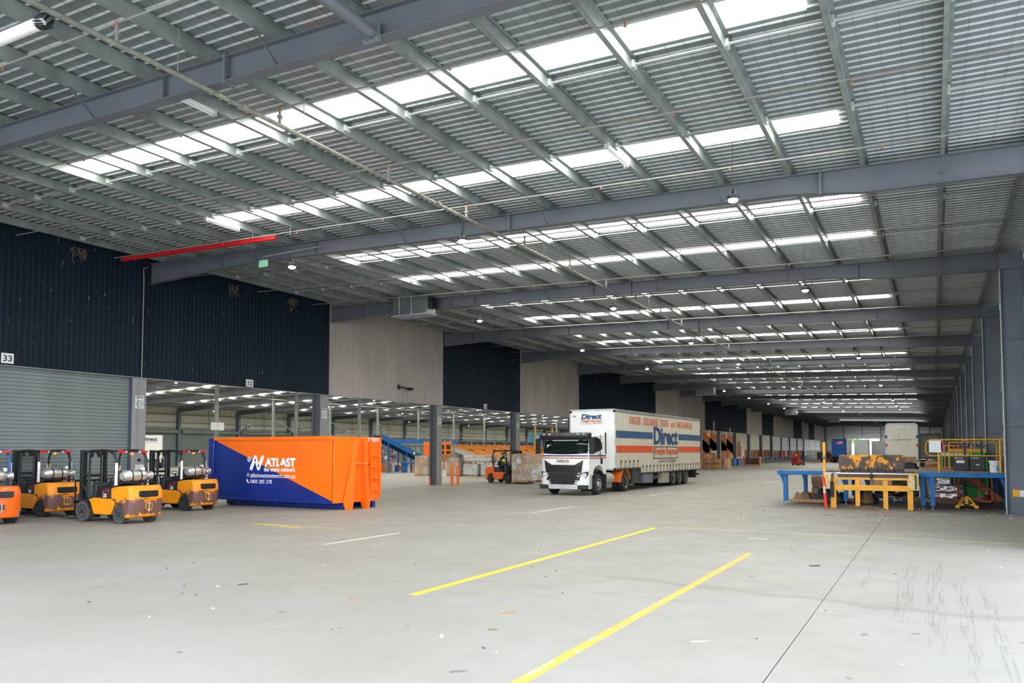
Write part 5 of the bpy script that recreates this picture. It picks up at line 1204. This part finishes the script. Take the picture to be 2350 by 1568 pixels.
def wrapped(loc, rz, label, w_, d_, h_, mats=('card', 'card2'), film='wrap', palm='wood', rows=4, seed=1, group=None, cat='pallet load'):
    """goods wrapped on a pallet: cartons, pallet boards and skirt of film move as one"""
    t = thing('pallet_load', label, cat, loc, rz, group); r_ = random.Random(seed)
    for i in range(5): boxes((-w_/2+i*(w_-.1)/4, -w_/2+i*(w_-.1)/4+.1, -d_/2, d_/2, .10, .13)).build('pallet_board', palm, t)
    for y in (-d_/2, -.05, d_/2-.1): boxes((-w_/2, w_/2, y, y+.1, 0, .10)).build('bearer', palm, t)
    z = .13; rh = (h_-.13)/rows; nx = max(2, round(w_/.45)); ny = max(2, round(d_/.5))
    for k in range(rows):
        off = r_.uniform(-.02, .02)
        for i in range(nx):
            for j in range(ny):
                if 0 < i < nx-1 and 0 < j < ny-1 and k < rows-1: continue
                x0_ = -w_/2+i*w_/nx+off; y0_ = -d_/2+j*d_/ny
                g = .006; hh = rh*(1 if k < rows-1 else r_.uniform(.75, 1))
                boxes((x0_+g, x0_+w_/nx-g, y0_+g, y0_+d_/ny-g, z, z+hh-.006)).build('carton', mats[r_.randrange(len(mats))], t)
        z += rh
    if film:
        b = MB(); n = 44; lv = 9; vs = []; fs = []
        zlo, zhi = (.1, h_*.98) if film != 'skirt' else (.1, h_*.5)
        for j in range(lv+1):
            zz = zlo+(zhi-zlo)*j/lv
            for i in range(n):
                a = 2*math.pi*i/n; cx, sy = math.cos(a), math.sin(a); k = 1/max(abs(cx), abs(sy)); o_ = r_.uniform(.0, .03)
                vs.append((cx*k*(w_/2+.015+o_), sy*k*(d_/2+.015+o_), zz))
        for j in range(lv):
            for i in range(n): fs.append((j*n+i, j*n+(i+1) % n, (j+1)*n+(i+1) % n, (j+1)*n+i))
        b.add(vs, fs).build('film', film, t)
    return t
M['film'] = mat('clear stretch film', (.75, .75, .74), .16, var=.1, spec=.8, alpha=.14, bump=.6, bscale=10)
M['filmheavy'] = mat('crumpled stretch film', (.72, .72, .71), .18, var=.2, spec=.8, alpha=.3, bump=.9, bscale=7)
def patchy(m, lo, hi):
    n = m.node_tree.nodes; l = m.node_tree.links; t = n.new('ShaderNodeTexCoord'); k = n.new('ShaderNodeTexNoise'); k.inputs['Scale'].default_value = 2.6; k.inputs['Detail'].default_value = 7; k.inputs['Distortion'].default_value = 1.5
    r = n.new('ShaderNodeMapRange'); r.inputs[1].default_value = .42; r.inputs[2].default_value = .62; r.inputs[3].default_value = lo; r.inputs[4].default_value = hi
    l.new(t.outputs['Object'], k.inputs['Vector']); l.new(k.outputs['Fac'], r.inputs[0]); l.new(r.outputs[0], n['Principled BSDF'].inputs['Alpha'])
patchy(M['filmheavy'], .08, .62); patchy(M['film'], .03, .4)
wrapped((.45, 38.6, 0), 0, 'silver film wrapped goods on a pallet under the platform, stepped top', 1.25, 1.0, .62, ('foil',), 'foil', 'orsteel', 1, 3)
boxes((-.35, .2, -.35, .35, .62, .92)).build('upper_bundle', 'foil', bpy.data.objects[[o.name for o in COL.objects if o.get('label', '').startswith('silver film')][0]], bevel=.06)
t = thing('wrapped_drum', 'black film wrapped drum behind the pallet jack under the platform', 'drum', (1.32, 40.4, 0)); MB().lathe([(.27, 0), (.30, .1), (.28, .4), (.31, .7), (.28, .84), (.1, .88)], axis='z', n=18).build('body', 'blackwrap', t); MB().lathe([(.305, .12), (.305, .17)], axis='z', n=18).build('tape', 'white', t)
t = thing('pallet_jack', 'yellow hand pallet jack with upright black handle in front of the platform legs', 'pallet jack', (1.04, 32.95, 0), 0)
for s in (-1, 1):
    b = MB(); b.bar((s*.06, -.05, .42), (s*.30, -.18, .09), .06, .05); b.build('side_brace', 'yellow', t); boxes((s*.30-.07, s*.30+.07, -.24, -.12, .02, .12)).build('foot_bracket', 'yellow', t, bevel=.01)
    boxes((s*.22-.08, s*.22+.08, 0, 1.1, .07, .12)).build('fork', 'yellow', t); MB().cyl((s*.06-.03, -.12, .08), (s*.06+.03, -.12, .08), .08, 14).build('steer_wheel', 'black', t); MB().cyl((s*.22-.05, .95, .04), (s*.22+.05, .95, .04), .04, 10).build('load_roller', 'black', t)
boxes((-.26, .26, -.1, .02, .12, .17), (-.05, .05, -.1, .0, .1, .45)).build('pump_body', 'yellow', t); MB().cyl((-.25, -.14, .24), (.22, -.14, .24), .012, 6).build('cross_rod', 'chrome', t)
MB().tube([(-.04, -.08, .38), (-.08, -.02, .8), (-.10, .0, 1.15)], .03, 8).build('handle', 'black', t)
t = thing('stairs', 'orange steel stair leading down behind the platform', 'stairs', (0, 0, 0))
MB().bar((1.05, 36.9, 1.22), (2.35, 37.0, .12), .05, .22).build('stringer', 'orsteel', t); MB().bar((1.05, 37.7, 1.22), (2.35, 37.7, .12), .05, .22).build('stringer', 'orsteel', t)
for i in range(5): x = 1.2+i*.24; boxes((x, x+.2, 36.95, 37.65, 1.05-i*.2, 1.08-i*.2)).build('tread', 'orsteel', t)
for q in ((.84, .92, 36.95, 37.05, 0, 1.25), (.84, 2.3, 36.95, 37.02, .12, .2), (2.1, 2.2, 37.3, 37.4, 0, 1.25), (-.15, -.05, 37.8, 37.9, 0, 1.1), (-.1, .85, 37.8, 37.86, .3, .38)): boxes(q).build('support_bar', 'orsteel', t)
t = thing('trolley_frame', 'salmon pink steel trolley frame under the right end of the platform', 'trolley', (1.80, 36.3, 0))
b = MB(); b.box(-.25, -.2, 0, .05, .05, 1.2); b.box(.2, .25, 0, .05, .05, 1.2); b.box(-.25, .25, 0, .05, 1.15, 1.2); b.box(-.25, .25, 0, .05, .55, .6); b.box(-.25, .25, 0, .05, .05, .1); b.box(-.25, .25, .05, .5, .06, .09); b.build('frame', mat('salmon paint', (.75, .2, .13), .5), t)
for s in (-1, 1): MB().cyl((s*.2-.02, .03, .035), (s*.2+.02, .03, .035), .035, 10).build('castor', 'rubber', t)
t = thing('traffic_cone', 'faded red traffic cone with white band standing inside the salmon trolley frame', 'cone', (1.86, 37.9-1.2, .09))
boxes((-.16, .16, -.15, .15, 0, .03)).build('base', 'conered', t); MB().lathe([(.13, .03), (.08, .25)], axis='z', n=18).build('cone_body', mat('dark red cone', (.25, .02, .02), .6), t); MB().lathe([(.085, .25), (.05, .40), (.03, .44)], axis='z', n=18).build('white_band', 'coneworn', t)
t = thing('bagged_pallet', 'blue plastic pallet loaded with dark blue bags under the yellow leveller frame', 'pallet load', (-1.62, 36.3, 0))
for i in range(5): boxes((-.6+i*.265, -.6+i*.265+.14, -.5, .5, .12, .15)).build('pallet_board', 'bluepallet', t)
for x in (-.6, -.07, .46): boxes((x, x+.14, -.5, .5, 0, .12)).build('pallet_block', 'bluepallet', t)
r_ = random.Random(4)
for i in range(14):
    x, y, z, r0 = r_.uniform(-.5, .5), r_.uniform(-.4, .3), .2+r_.random()*.16, r_.uniform(.12, .18)
    MB().lathe([(r0*.4, -r0*.6), (r0, -r0*.25), (r0*1.05, r0*.2), (r0*.6, r0*.55), (r0*.15, r0*.65)], (x, y, z), 'z', 10).build('bag', ['bluepaint', 'blackwrap', 'blackwrap', 'bluegrey'][i % 4], t)
wrapped((-1.15, 39.1, 0), .1, 'black film wrapped pallet behind the right legs of the yellow leveller', 1.0, 1.0, 1.02, ('blackwrap',), 'blackwrap', 'wood', 2, 5)
t = thing('tarpaulin_pile', 'heap of grey tarpaulin and brown sacking on timber under the left platform wing', 'pile', (-4.35, 34.2, 0))
for x, y, m in ((-.1, -.75, 'wood'), (1.5, .5, 'wood')): boxes((x-.65, x+.65, y-.06, y+.06, .02, .15)).build('timber', m, t)
r_ = random.Random(8)
def heap(L, W, H, m, name, c=(0, 0, 0), seed=1, n=26):
    r_ = random.Random(seed); vs = []; fs = []; ph = [r_.uniform(0, 6) for _ in range(6)]
    for i in range(n+1):
        for j in range(n+1):
            u, v = i/n*2-1, j/n*2-1; d = math.hypot(u, v); q = max(0, 1-d*d)
            z = H*(q**.6)*(1+.25*math.sin(5*u+ph[0])*math.cos(6*v+ph[1])+.18*math.sin(11*u+7*v+ph[2])) if d < 1 else 0
            vs.append((c[0]+u*L/2, c[1]+v*W/2, c[2]+z))
    for i in range(n):
        for j in range(n):
            a = i*(n+1)+j
            if math.hypot((i+.5)/n*2-1, (j+.5)/n*2-1) < 1.03: fs.append((a, a+n+1, a+n+2, a+1))
    return MB().add(vs, fs).build(name, m, t)
heap(1.1, 1.2, .34, 'brownload', 'sacking', (-.35, 0, .02), 3); heap(1.5, 1.3, .46, 'tarp', 'tarpaulin', (.55, .1, .02), 5); heap(.9, .9, .5, 'tarp', 'folded_sheet', (1.9, .3, .02), 6); heap(.5, .5, .42, 'brownload', 'carton_scrap', (2.0, -.1, .02), 9)
MB().tube([(-.1, .1, .42), (-.05, .1, .62), (.1, .1, .60), (.3, 0, .45)], .022, 6).build('strap_loop', 'tarp', t); MB().tube([(.45, .1, .44), (.55, .1, .55), (.75, .1, .5), (.8, .05, .42)], .022, 6).build('strap_loop', 'tarp', t)
t = thing('dirt_heap', 'low heap of dry leaves and dirt at the feet of the yellow leveller', 'litter', (-2.25, 31.0, 0)); o = heap(1.5, .9, .09, 'dirt', 'heap'); o['kind'] = 'stuff'
wrapped((-4.55, 37.4+.9, .0), .1, 'brown carton on a low pallet behind the left platform wing', .8, .8, 1.0, ('card',), None, 'wood', 2, 6)
wrapped((-2.35, 46.5, 0), 0, 'green and brown goods on a pallet seen through the yellow leveller frame', 1.6, 1.0, 1.0, ('leafa', 'card'), None, 'wood', 2, 16)
# guard post and barrier arm at the right edge
t = thing('guard_post', 'tall blue steel guard post cut off by the right edge of the picture', 'post', (2.03, 20.0-2.1, 0)); boxes((0, .4, -.1, .1, 0, 1.9)).build('post', 'bluepaint', t, bevel=.02)
boxes((-.03, .45, -.2, .2, 0, .03)).build('base_plate', 'bluepaint', t)
t = thing('barrier_rail', 'white and yellow barrier rail end at the right edge, beside the column', 'barrier', (2.28, 28.2, .7)); b = MB(); b.box(0, .8, -.04, .04, 0, .2); b.build('rail', 'whitep', t, bevel=.02); boxes((-.16, 0, -.05, .05, .0, .22)).build('yellow_end', 'yellow', t, bevel=.02); boxes((.4, .5, -.03, .03, -.7, 0)).build('foot', 'whitep', t); boxes((.28, .6, -.05, .06, .24, .32)).build('yellow_cap', 'yellow', t)

# ---------------------------------------------------------------- goods, conveyors and machines in the annex
for i, (x, y) in enumerate(((-25.83, 39.95), (-25.50, 40.12))):
    t = thing('bollard', ['orange bollard beside the column, left of the pair', 'orange bollard beside the column, right of the pair'][i], 'bollard', (x, y, 0)); b = MB(); b.lathe([(.085, 0), (.085, 1.2), (.07, 1.22)], axis='z', n=16); b.build('post', 'orangeguard', t); MB().lathe([(.14, 0), (.14, .015)], axis='z', n=16).build('base_plate', 'orangeguard', t)
o = MB().prism([(XL-.44, .0), (XL-.36, .0), (XL-.36, .42), (XL-.44, .2)], 'y', raf(3)-.78, raf(3)-.67).build('column_guard', 'conered'); tag(o, 'small orange-red guard plate at the foot of the column by the bollards', 'guard')
wrapped((-38.1, 54.6, 0), .1, 'tall brown carton stack wrapped on a pallet, left of the bollard column', 1.25, 1.1, 1.72, film='film', rows=5, seed=11)
wrapped((-35.4, 55.4, 0), 0, 'brown carton pallet just right of the bollard column', 1.2, 1.1, 1.55, film='film', rows=4, seed=12)
wrapped((-34.0, 55.9, 0), 0, 'white wrapped pallet behind the two orange bollards', 1.4, 1.1, 1.05, ('wrapwhite', 'card2'), 'filmheavy', rows=3, seed=13)
wrapped((-32.5, 56.2, 0), 0, 'pale wrapped pallet right of the orange bollards, low stack', 1.3, 1.1, 1.1, ('wrapwhite', 'whitep'), 'filmheavy', rows=3, seed=14)
wrapped((-33.4, 56.0, 1.14), 0, 'long flat white wrapped load lying on top of the pale pallets', 2.6, 1.0, .62, ('wrapwhite', 'card2', 'whitep'), 'filmheavy', rows=2, seed=15)
wrapped((-31.2, 57.6, 0), 0, 'tall stack of large brown cartons left of the forklift mast', 1.7, 1.2, 1.95, ('card', 'card2'), 'film', rows=4, seed=17)
wrapped((-30.6, 55.3, 0), 0, 'small mixed cartons on a blue pallet left of the orange forklift', 1.2, 1.0, .95, ('whitep', 'card2', 'card'), 'film', 'bluepallet', rows=3, seed=18)
wrapped((-36.5, 58.2, 0), .05, 'row of light cartons on a pallet behind the column', 1.4, 1.1, 1.2, film='film', rows=3, seed=19)
wrapped((-23.05, 44.55, .10), R(-18), 'crumpled film wrapped load of cartons carried by the orange forklift', 1.35, 1.5, 1.85, ('card', 'wrapwhite', 'card2'), 'filmheavy', 'wood', rows=5, seed=20)
wrapped((-24.4, 58, 0), 0, 'wrapped pallet with blue top sheet behind the truck cab', 1.8, 1.2, 1.9, ('wrap', 'card2'), 'filmheavy', rows=4, seed=21)
for i, (x, y, lab) in enumerate(((-26.5, 69, 'carton stack behind the carried load, partly hidden by the truck'), (-29, 66, 'brown cartons in the opening behind the forklift driver'), (-38, 72, 'distant pallet of brown cartons beneath the walkway'), (-42, 78, 'distant pallet of pale cartons near the striped chutes'))):
    wrapped((x, y, 0), .1*i, lab, 1.4, 1.2, 1.5+.15*i, film='film', rows=3, seed=30+i)
# inclined conveyor
t = thing('belt_conveyor', 'long blue inclined belt conveyor sloping down beside the skip bin', 'conveyor', (-46, 0, 0))
pa, pb = Vector((0, 58.2, 3.45)), Vector((0, 65.4, 1.25))
for s in (-1, 1): MB().bar(pa+Vector((s*.5, 0, 0)), pb+Vector((s*.5, 0, 0)), .08, .5, (0, 0, 1)).build('side_frame', 'conblue', t, bevel=.02)
MB().bar(pa+Vector((0, 0, .08)), pb+Vector((0, 0, .08)), .9, .04).build('belt', 'rubber', t)
for f_ in (.15, .55, .85):
    p = pa.lerp(pb, f_)
    for s in (-1, 1): boxes((s*.5-.05, s*.5+.05, p.y-.05, p.y+.05, 0, p.z-.2)).build('leg', 'conblue', t)
for i, f_ in enumerate((.72, .88, .93)): p = pa.lerp(pb, f_); boxes((.545, .56, p.y-.14, p.y+.14, p.z-.1, p.z+.12)).build('sticker', ['hivis', 'whitep', 'whitep'][i], t)
t = thing('belt_conveyor', 'level blue conveyor high behind the inclined one', 'conveyor', (-54, 0, 0))
boxes((-.4, .4, 68, 84, 2.95, 3.45)).build('side_frame', 'conblue', t, bevel=.02); boxes((-.5, .5, 68, 84, 2.8, 2.94)).build('under_tray', 'galv', t)
for y in (69, 74, 79, 83.5): boxes((-.35, -.25, y, y+.1, 0, 2.8), (.25, .35, y, y+.1, 0, 2.8)).build('leg', 'galv', t)
t = thing('belt_conveyor', 'low blue roller conveyor below the inclined one', 'conveyor', (-45, 0, 0)); boxes((-.4, .4, 61.0, 66, .85, 1.0)).build('side_frame', 'conblue', t, bevel=.02)
for y in (61.1, 63.4, 65.8): boxes((-.35, .35, y, y+.08, 0, .85)).build('leg', 'conblue', t)
r_ = random.Random(12); cols5 = ['orsteel', 'card', 'whitep', 'conblue', 'card2', 'signred', 'orangeguard']
for i in range(16):
    y = 57+i*.62; x = -47.5-r_.random()*2; h_ = r_.uniform(.4, .9); t = thing('parcel_crate', '%s parcel crate beneath the blue conveyor, %s along' % (['orange', 'brown', 'white', 'blue', 'pale brown', 'red', 'bright orange'][i % 7], (ordn+['eleventh', 'twelfth', 'thirteenth', 'fourteenth', 'fifteenth', 'sixteenth'])[i]), 'crate', (x, y, 0), r_.uniform(-.3, .3), 'parcels under the blue conveyor')
    MB().box(-.3, .3, -.25, .25, 0, h_).build('box', cols5[i % 7], t, bevel=.01); boxes((-.31, .31, -.26, .26, h_, h_+.03)).build('lid', cols5[(i+2) % 7], t)
for i in range(7):
    y = 56.5+i*1.4; t = thing('sorting_rack', ['red', 'blue'][i % 2]+' upright rack left of the inclined conveyor, '+ordn[i]+' from the left', 'rack', (-50.3, y, 0))
    for dy in (0, 1.2): boxes((-.03, .03, dy, dy+.05, 0, 2.6), (.7, .76, dy, dy+.05, 0, 2.6)).build('upright', ['orsteel', 'conblue'][i % 2], t)
    for z in (.6, 1.2, 1.8, 2.4): boxes((-.03, .76, 0, 1.25, z, z+.04)).build('shelf', ['orsteel', 'conblue'][i % 2], t)
    for z in (.64, 1.24, 1.84):
        for q in range(2): hh = r_.uniform(.2, .45); boxes((.05, .6, .1+q*.55, .1+q*.55+r_.uniform(.3, .45), z, z+hh)).build('parcel', cols5[r_.randrange(7)], t)
t = thing('orange_machine', 'orange sorting machine frame behind the carton stack left of the bollard column', 'machine', (-50, 71.5, 0))
boxes((0, 1, 0, 4.2, 1.6, 3.1)).build('housing', 'orangeguard', t, bevel=.03)
for y in (.1, 1.4, 2.7, 4.0): boxes((0, .1, y, y+.12, 0, 1.6), (.9, 1.04, y, y+.12, 0, 3.3)).build('leg', 'chuteor', t)
for y in (.5, 1.8, 3.1): boxes((1.0, 1.02, y, y+.8, 2.3, 2.8), (1.0, 1.02, y, y+.8, 1.75, 2.1)).build('window', 'black', t)
# raised walkway and striped chutes
t = thing('mezzanine', 'long grey raised walkway with handrail above the orange and cream chutes', 'walkway', (-60, 0, 0))
boxes((-.8, .8, 88, 150, 2.75, 3.05)).build('deck', 'galv', t); boxes((.8, .9, 80, 150, 2.70, 3.1)).build('edge_beam', 'steel', t)
for z in (3.5, 3.95): MB().cyl((.85, 80, z), (.85, 150, z), .03, 6).build('rail', 'galv', t)
for i in range(26): y = 82+i*2.7; boxes((.82, .88, y, y+.06, 3.05, 3.95)).build('rail_post', 'galv', t)
for i in range(14): y = 83+i*5; boxes((-.7, -.5, y, y+.2, 0, 2.75), (.6, .8, y, y+.2, 0, 2.75)).build('leg', 'galv', t)
for i in range(18): y = 82+i*3.4; boxes((-.4, .4, y, y+1.6, 3.1, 3.5)).build('sorter_carriage', 'framegrey', t)
b = MB(); b.bar((1.3, 117, 0), (1.3, 123, 2.9), .9, .12); 
st = b.build('stair', 'galv', t)
for i in range(12): MB().box(.9, 1.7, 117+i*.5, 117.3+i*.5, .1+i*.24, .14+i*.24).build('tread', 'steel', st)
for i in range(17):
    y = 91+i*3.3; c = thing('parcel_chute', 'orange and cream parcel chute, %d%s from the left under the walkway' % (i+1, {1: 'st', 2: 'nd', 3: 'rd'}.get(i+1, 'th')), 'chute', (-59, y, 0))
    MB().bar((0, 1.0, 2.8), (5.2, 2.6, .9), 1.9, .06).build('bed', 'chutewh', c)
    for s in (-1, 1): (MB().bar((0, 1.0+s*.9, 2.95), (5.2, 2.6+s*.9, 1.05), .07, .34).build('side_rail', 'chuteor', c), MB().bar((0, 1.0+s*.9, 2.45), (5.2, 2.6+s*.9, .55), .05, .6).build('side_wall', 'chutewh', c))
    boxes((5.0, 5.1, 1.9, 2.0, 0, .9), (5.0, 5.1, 3.2, 3.3, 0, .9)).build('leg', 'steel', c); boxes((1.9, 2.5, 1.2, 1.9, 2.15, 2.3)).build('dark_flap', 'black', c)
# high level goods beyond the walkway: blue panels, yellow masts
for i, (x, y, lab) in enumerate(((-57, 113, 'yellow vertical mast above the walkway, leftmost'), (-57, 119.5, 'yellow vertical mast above the walkway, beside the blue panels'), (-52, 134, 'yellow vertical mast right of the second column'), (-52, 141, 'yellow vertical mast behind the truck cab'), (-52, 148, 'yellow vertical mast furthest right of the walkway'))):
    t = thing('yellow_mast', lab, 'mast', (x, y, 0)); boxes((-.12, .12, -.12, .12, 0, 6.0)).build('post', 'railyellow', t); boxes((-.2, .2, -.2, .2, 0, .1)).build('base', 'railyellow', t)
t = thing('blue_cabinet', 'pair of bright blue cabinets standing on the raised walkway', 'cabinet', (-60, 118, 3.05)); boxes((-.5, .6, 0, 1.5, 0, 2.0), (-.5, .6, 1.7, 3.2, 0, 2.0)).build('case', mat('cyan blue panel', (.02, .32, .62), .45), t, bevel=.03); boxes((.6, .62, .5, .9, .3, 1.7)).build('panel_gap', 'white', t)
t = thing('plant_unit', 'pale grey louvred plant unit above the walkway behind the truck', 'plant', (-58, 138, 3.1)); boxes((-.6, .8, 0, 7, 0, 1.9)).build('case', 'whitep', t, bevel=.03)
for i in range(6): boxes((.8, .84, .2, 6.8, .2+i*.28, .3+i*.28)).build('louvre', 'galv', t)
# small white trailer behind the first column
t = rear_box('box_trailer', 'white trailer end with blue lettering inside the annex, right of the first column', (-82.4, 61.0, 0), R(48), 2.5, 2.2, 1.2, 4.0, 'trailerwhite', 'trailerwhite', door='trailerwhite')
text('Direct', 1.6, .45, 'txtblue', t, (-.8, -.06, 3.3), NY, bold=.03); text('Freight Express', 1.5, .18, 'txtred', t, (-.75, -.06, 3.05), NY)

# ---------------------------------------------------------------- the dock beyond the truck
def crate(x, y, z, w_, d_, h_, lab, m='ply', rz=0, group=None):
    t = thing('plywood_crate', lab, 'crate', (x, y, z), rz, group); MB().box(-w_/2, w_/2, -d_/2, d_/2, .1, h_).build('case', m, t)
    for sx in (-w_/2, 0, w_/2): boxes((sx-.05, sx+.05, -d_/2-.02, -d_/2, .1, h_)).build('batten', 'wood', t)
    for q in (-w_/2, w_/2-.1): boxes((q, q+.1, -d_/2, d_/2, 0, .1)).build('skid', 'wood', t)
    return t
for i in range(3):
    for k in range(2): crate(-23.5+i*.9, 89.2, k*.62, .86, 1.2, .6, 'brown plywood crate just beyond the trailer, %s row, %s of three' % (['lower', 'upper'][k], ['left', 'middle', 'right'][i]), 'ply')
crate(-20.85, 90.4, 0, .35, 1.6, 1.25, 'pale plywood panel standing at the right end of the plywood crates', 'card2')
t = thing('skip_box', 'dark navy steel box at the dock face beyond the plywood crates', 'box', (-25.5, 112.5, 0)); boxes((-.7, .7, -1, 1, 0, .92)).build('body', 'conblue', t, bevel=.03); boxes((-.75, .75, -1.05, 1.05, .92, .98)).build('rim', 'binblue', t, bevel=.02)
t = thing('skip_box', 'bright blue steel box right of the yellow post at the dock face', 'box', (-25.6, 116.5, 0)); boxes((-.7, .7, -1.6, 1.6, 0, .95)).build('body', 'binblue', t, bevel=.03); boxes((-.75, .75, -1.65, 1.65, .92, .98)).build('rim', 'conblue', t, bevel=.02)
t = thing('dock_post', 'yellow post at the edge of the dock beyond the trailer', 'post', (-25.0, 110.6, 0)); boxes((-.1, .1, -.1, .1, 0, 1.9)).build('post', 'yellow', t); boxes((-.2, .2, -.2, .2, 0, .05)).build('base', 'yellow', t)
t = thing('goods_cage', 'low orange barred goods cage on the aisle floor before the dock', 'cage', (-22.4, 112.2, 0))
boxes((-1.1, 1.1, -.5, .5, 0, .12)).build('base', 'orsteel', t); boxes((-1.15, -1.0, -.5, .5, .12, 1.3), (1.0, 1.15, -.5, .5, .12, 1.3)).build('end_frame', 'orsteel', t); boxes((-1.1, 1.1, .3, .4, .2, 1.1)).build('back', 'rustgrey', t)
for i in range(9): MB().box(-.9+i*.22, -.86+i*.22, -.5, -.46, .12, 1.1).build('bar', 'rustgrey', t)
for i in range(7):
    y = 112+i*2.2; t = thing('dock_goods', ['brown carton', 'orange bin', 'white parcel', 'red trolley'][i % 4]+' on the dock edge beyond the plywood crates, '+ordn[i]+' from the near end', 'goods', (-28.6, y, .93)); boxes((-.5, .5, -.6, .6, 0, .5+.3*(i % 3))).build('body', ['card', 'orsteel', 'whitep', 'signred'][i % 4], t, bevel=.02); boxes((-.4, .4, -.5, .5, .5+.3*(i % 3), .6+.3*(i % 3))).build('top_goods', ['card2', 'card', 'wrapwhite', 'orsteel'][i % 4], t)
for i in range(9):
    y = 140+i*3.3; crate(-28.4, y, .93, 1.2, 1.6, 1.35, 'tall brown crate in the row on the dock, %s from the near end' % ordn[i], 'ply', 0, 'brown crates along the dock')
for i in range(8):
    y = 172+i*5; t = thing('dock_goods', ['orange', 'red', 'brown', 'blue'][i % 4]+' goods on the far dock, '+ordn[i]+' from the near end', 'goods', (-28.8, y, .93)); boxes((-.6, .6, -.9, .9, 0, 1.0+.35*(i % 3))).build('body', ['orsteel', 'signred', 'card', 'conblue'][i % 4], t, bevel=.02); boxes((-.5, .5, -.8, .8, 1.0+.35*(i % 3), 1.15+.35*(i % 3))).build('cover', 'card', t)
t = thing('parcel_slide', 'wide sloping orange slide panels behind the dock doorways', 'slide', (-34, 0, 0))
for i in range(8):
    y = 106+i*6.5; MB().bar((-1, y, 4.3), (-1, y+12.5, 1.5), .12, 3.2, (0, 0, 1)).build('panel', 'chuteor', t)
    for q in (1, 5, 9): boxes((-1.1, -.95, y+q, y+q+.15, 0, 1.2)).build('leg', 'steel', t)
for i in range(6):
    y = 132+i*8; t = thing('storage_rack', 'grey storage rack with parcels behind the far dock doorways, %s from the near end' % ordn[i], 'rack', (-39.5, y, .0))
    for dy in (0, 3.6, 7.2): boxes((-.05, .05, dy, dy+.12, 0, 4.8), (1.0, 1.1, dy, dy+.12, 0, 4.8)).build('upright', 'steel', t)
    for z in (1.0, 2.2, 3.4, 4.6):
        boxes((-.05, 1.1, 0, 7.3, z, z+.1)).build('shelf', 'galv', t)
        for q in range(6): hh = r_.uniform(.4, .9); boxes((.1, .95, .2+q*1.15, .2+q*1.15+r_.uniform(.6, 1.0), z+.1, z+.1+hh)).build('parcel', ['card', 'framegrey', 'orsteel', 'card2', 'conblue', 'galv', 'steel'][r_.randrange(7)], t)
t = thing('fenced_stock', 'stone coloured stacked stock at the foot of the far dock wall', 'stock', (-23.5, 205, 0)); boxes((-1.5, 1.5, -2, 2, 0, 1.7)).build('body', 'dirt', t, bevel=.05); boxes((-1.4, 1.4, -1.9, 1.9, 1.7, 1.8)).build('cover', 'brownload', t)
t = thing('barrier', 'orange plastic barrier near the far wall', 'barrier', (-19.6, 196, 0)); boxes((-.7, .7, -.3, .3, 0, 1.6)).build('body', 'orsteel', t, bevel=.1); boxes((-.8, .8, -.4, .4, 0, .15)).build('foot', 'orsteel', t)
seated((-16.4, 158, .9), R(200), 'tiny far figure in a yellow vest by the blue trailer')

# ---------------------------------------------------------------- litter on the floor
r_ = random.Random(21); L_ = []
def litter(x, y, m, name, lab, sx, sy, rz, g, cat):
    b = MB(); n = 6; pts = [(sx*(.5+.3*r_.random())*math.cos(a), sy*(.5+.3*r_.random())*math.sin(a)) for a in [2*math.pi*i/n for i in range(n)]]
    b.add([(p[0], p[1], .002+.012*r_.random()) for p in pts]+[(p[0], p[1], 0) for p in pts], [tuple(range(n)), tuple(range(2*n-1, n-1, -1))]+[(i, i+n, (i+1) % n+n, (i+1) % n) for i in range(n)])
    o = b.build(name, m); o.location = (x, y, .001); o.rotation_euler = (0, 0, rz); tag(o, lab, cat, g)
for x, y, m, lab, sx, sy in ((-4.6, 8.0, 'straw', 'small curl of straw coloured litter left of the orange line', .10, .06), (-4.95, 7.45, 'paper', 'pale scrap of litter at the bottom left of the orange line', .12, .04), (-7.3, 8.7, 'wood', 'thin brown splinter near the near end of the yellow line', .22, .02), (-9.6, 8.8, 'tarp', 'dark scrap on the near concrete at the left', .12, .05), (-4.9, 8.9, 'ply', 'reddish splinter between the two floor lines', .16, .03), (-2.3, 8.6, 'paper', 'thin white strip right of the orange line', .16, .02), (-1.95, 15.2, 'rubber', 'small dark leaf-shaped scrap beside the slab joint', .16, .09)):
    litter(x, y, m, 'litter', lab, sx, sy, r_.uniform(0, 3), None, 'litter')
for i in range(120):
    x, y = r_.uniform(-5.8, 2.3), r_.gauss(29.5, 2.2)
    if y > 33 or y < 22: continue
    litter(x, y, ['paper', 'paper', 'wood', 'dirt'][i % 4], 'litter', 'small scrap of litter on the concrete around the platform', r_.uniform(.03, .16), r_.uniform(.02, .07), r_.uniform(0, 3), 'litter around the platform', 'litter')
for i in range(45):
    litter(r_.uniform(-14, 1.5), r_.uniform(6, 20), ['paper', 'dirt', 'tarp'][i % 3], 'litter', 'tiny scrap on the open concrete in the foreground', r_.uniform(.015, .05), r_.uniform(.01, .03), r_.uniform(0, 3), 'scraps on the open floor', 'litter')
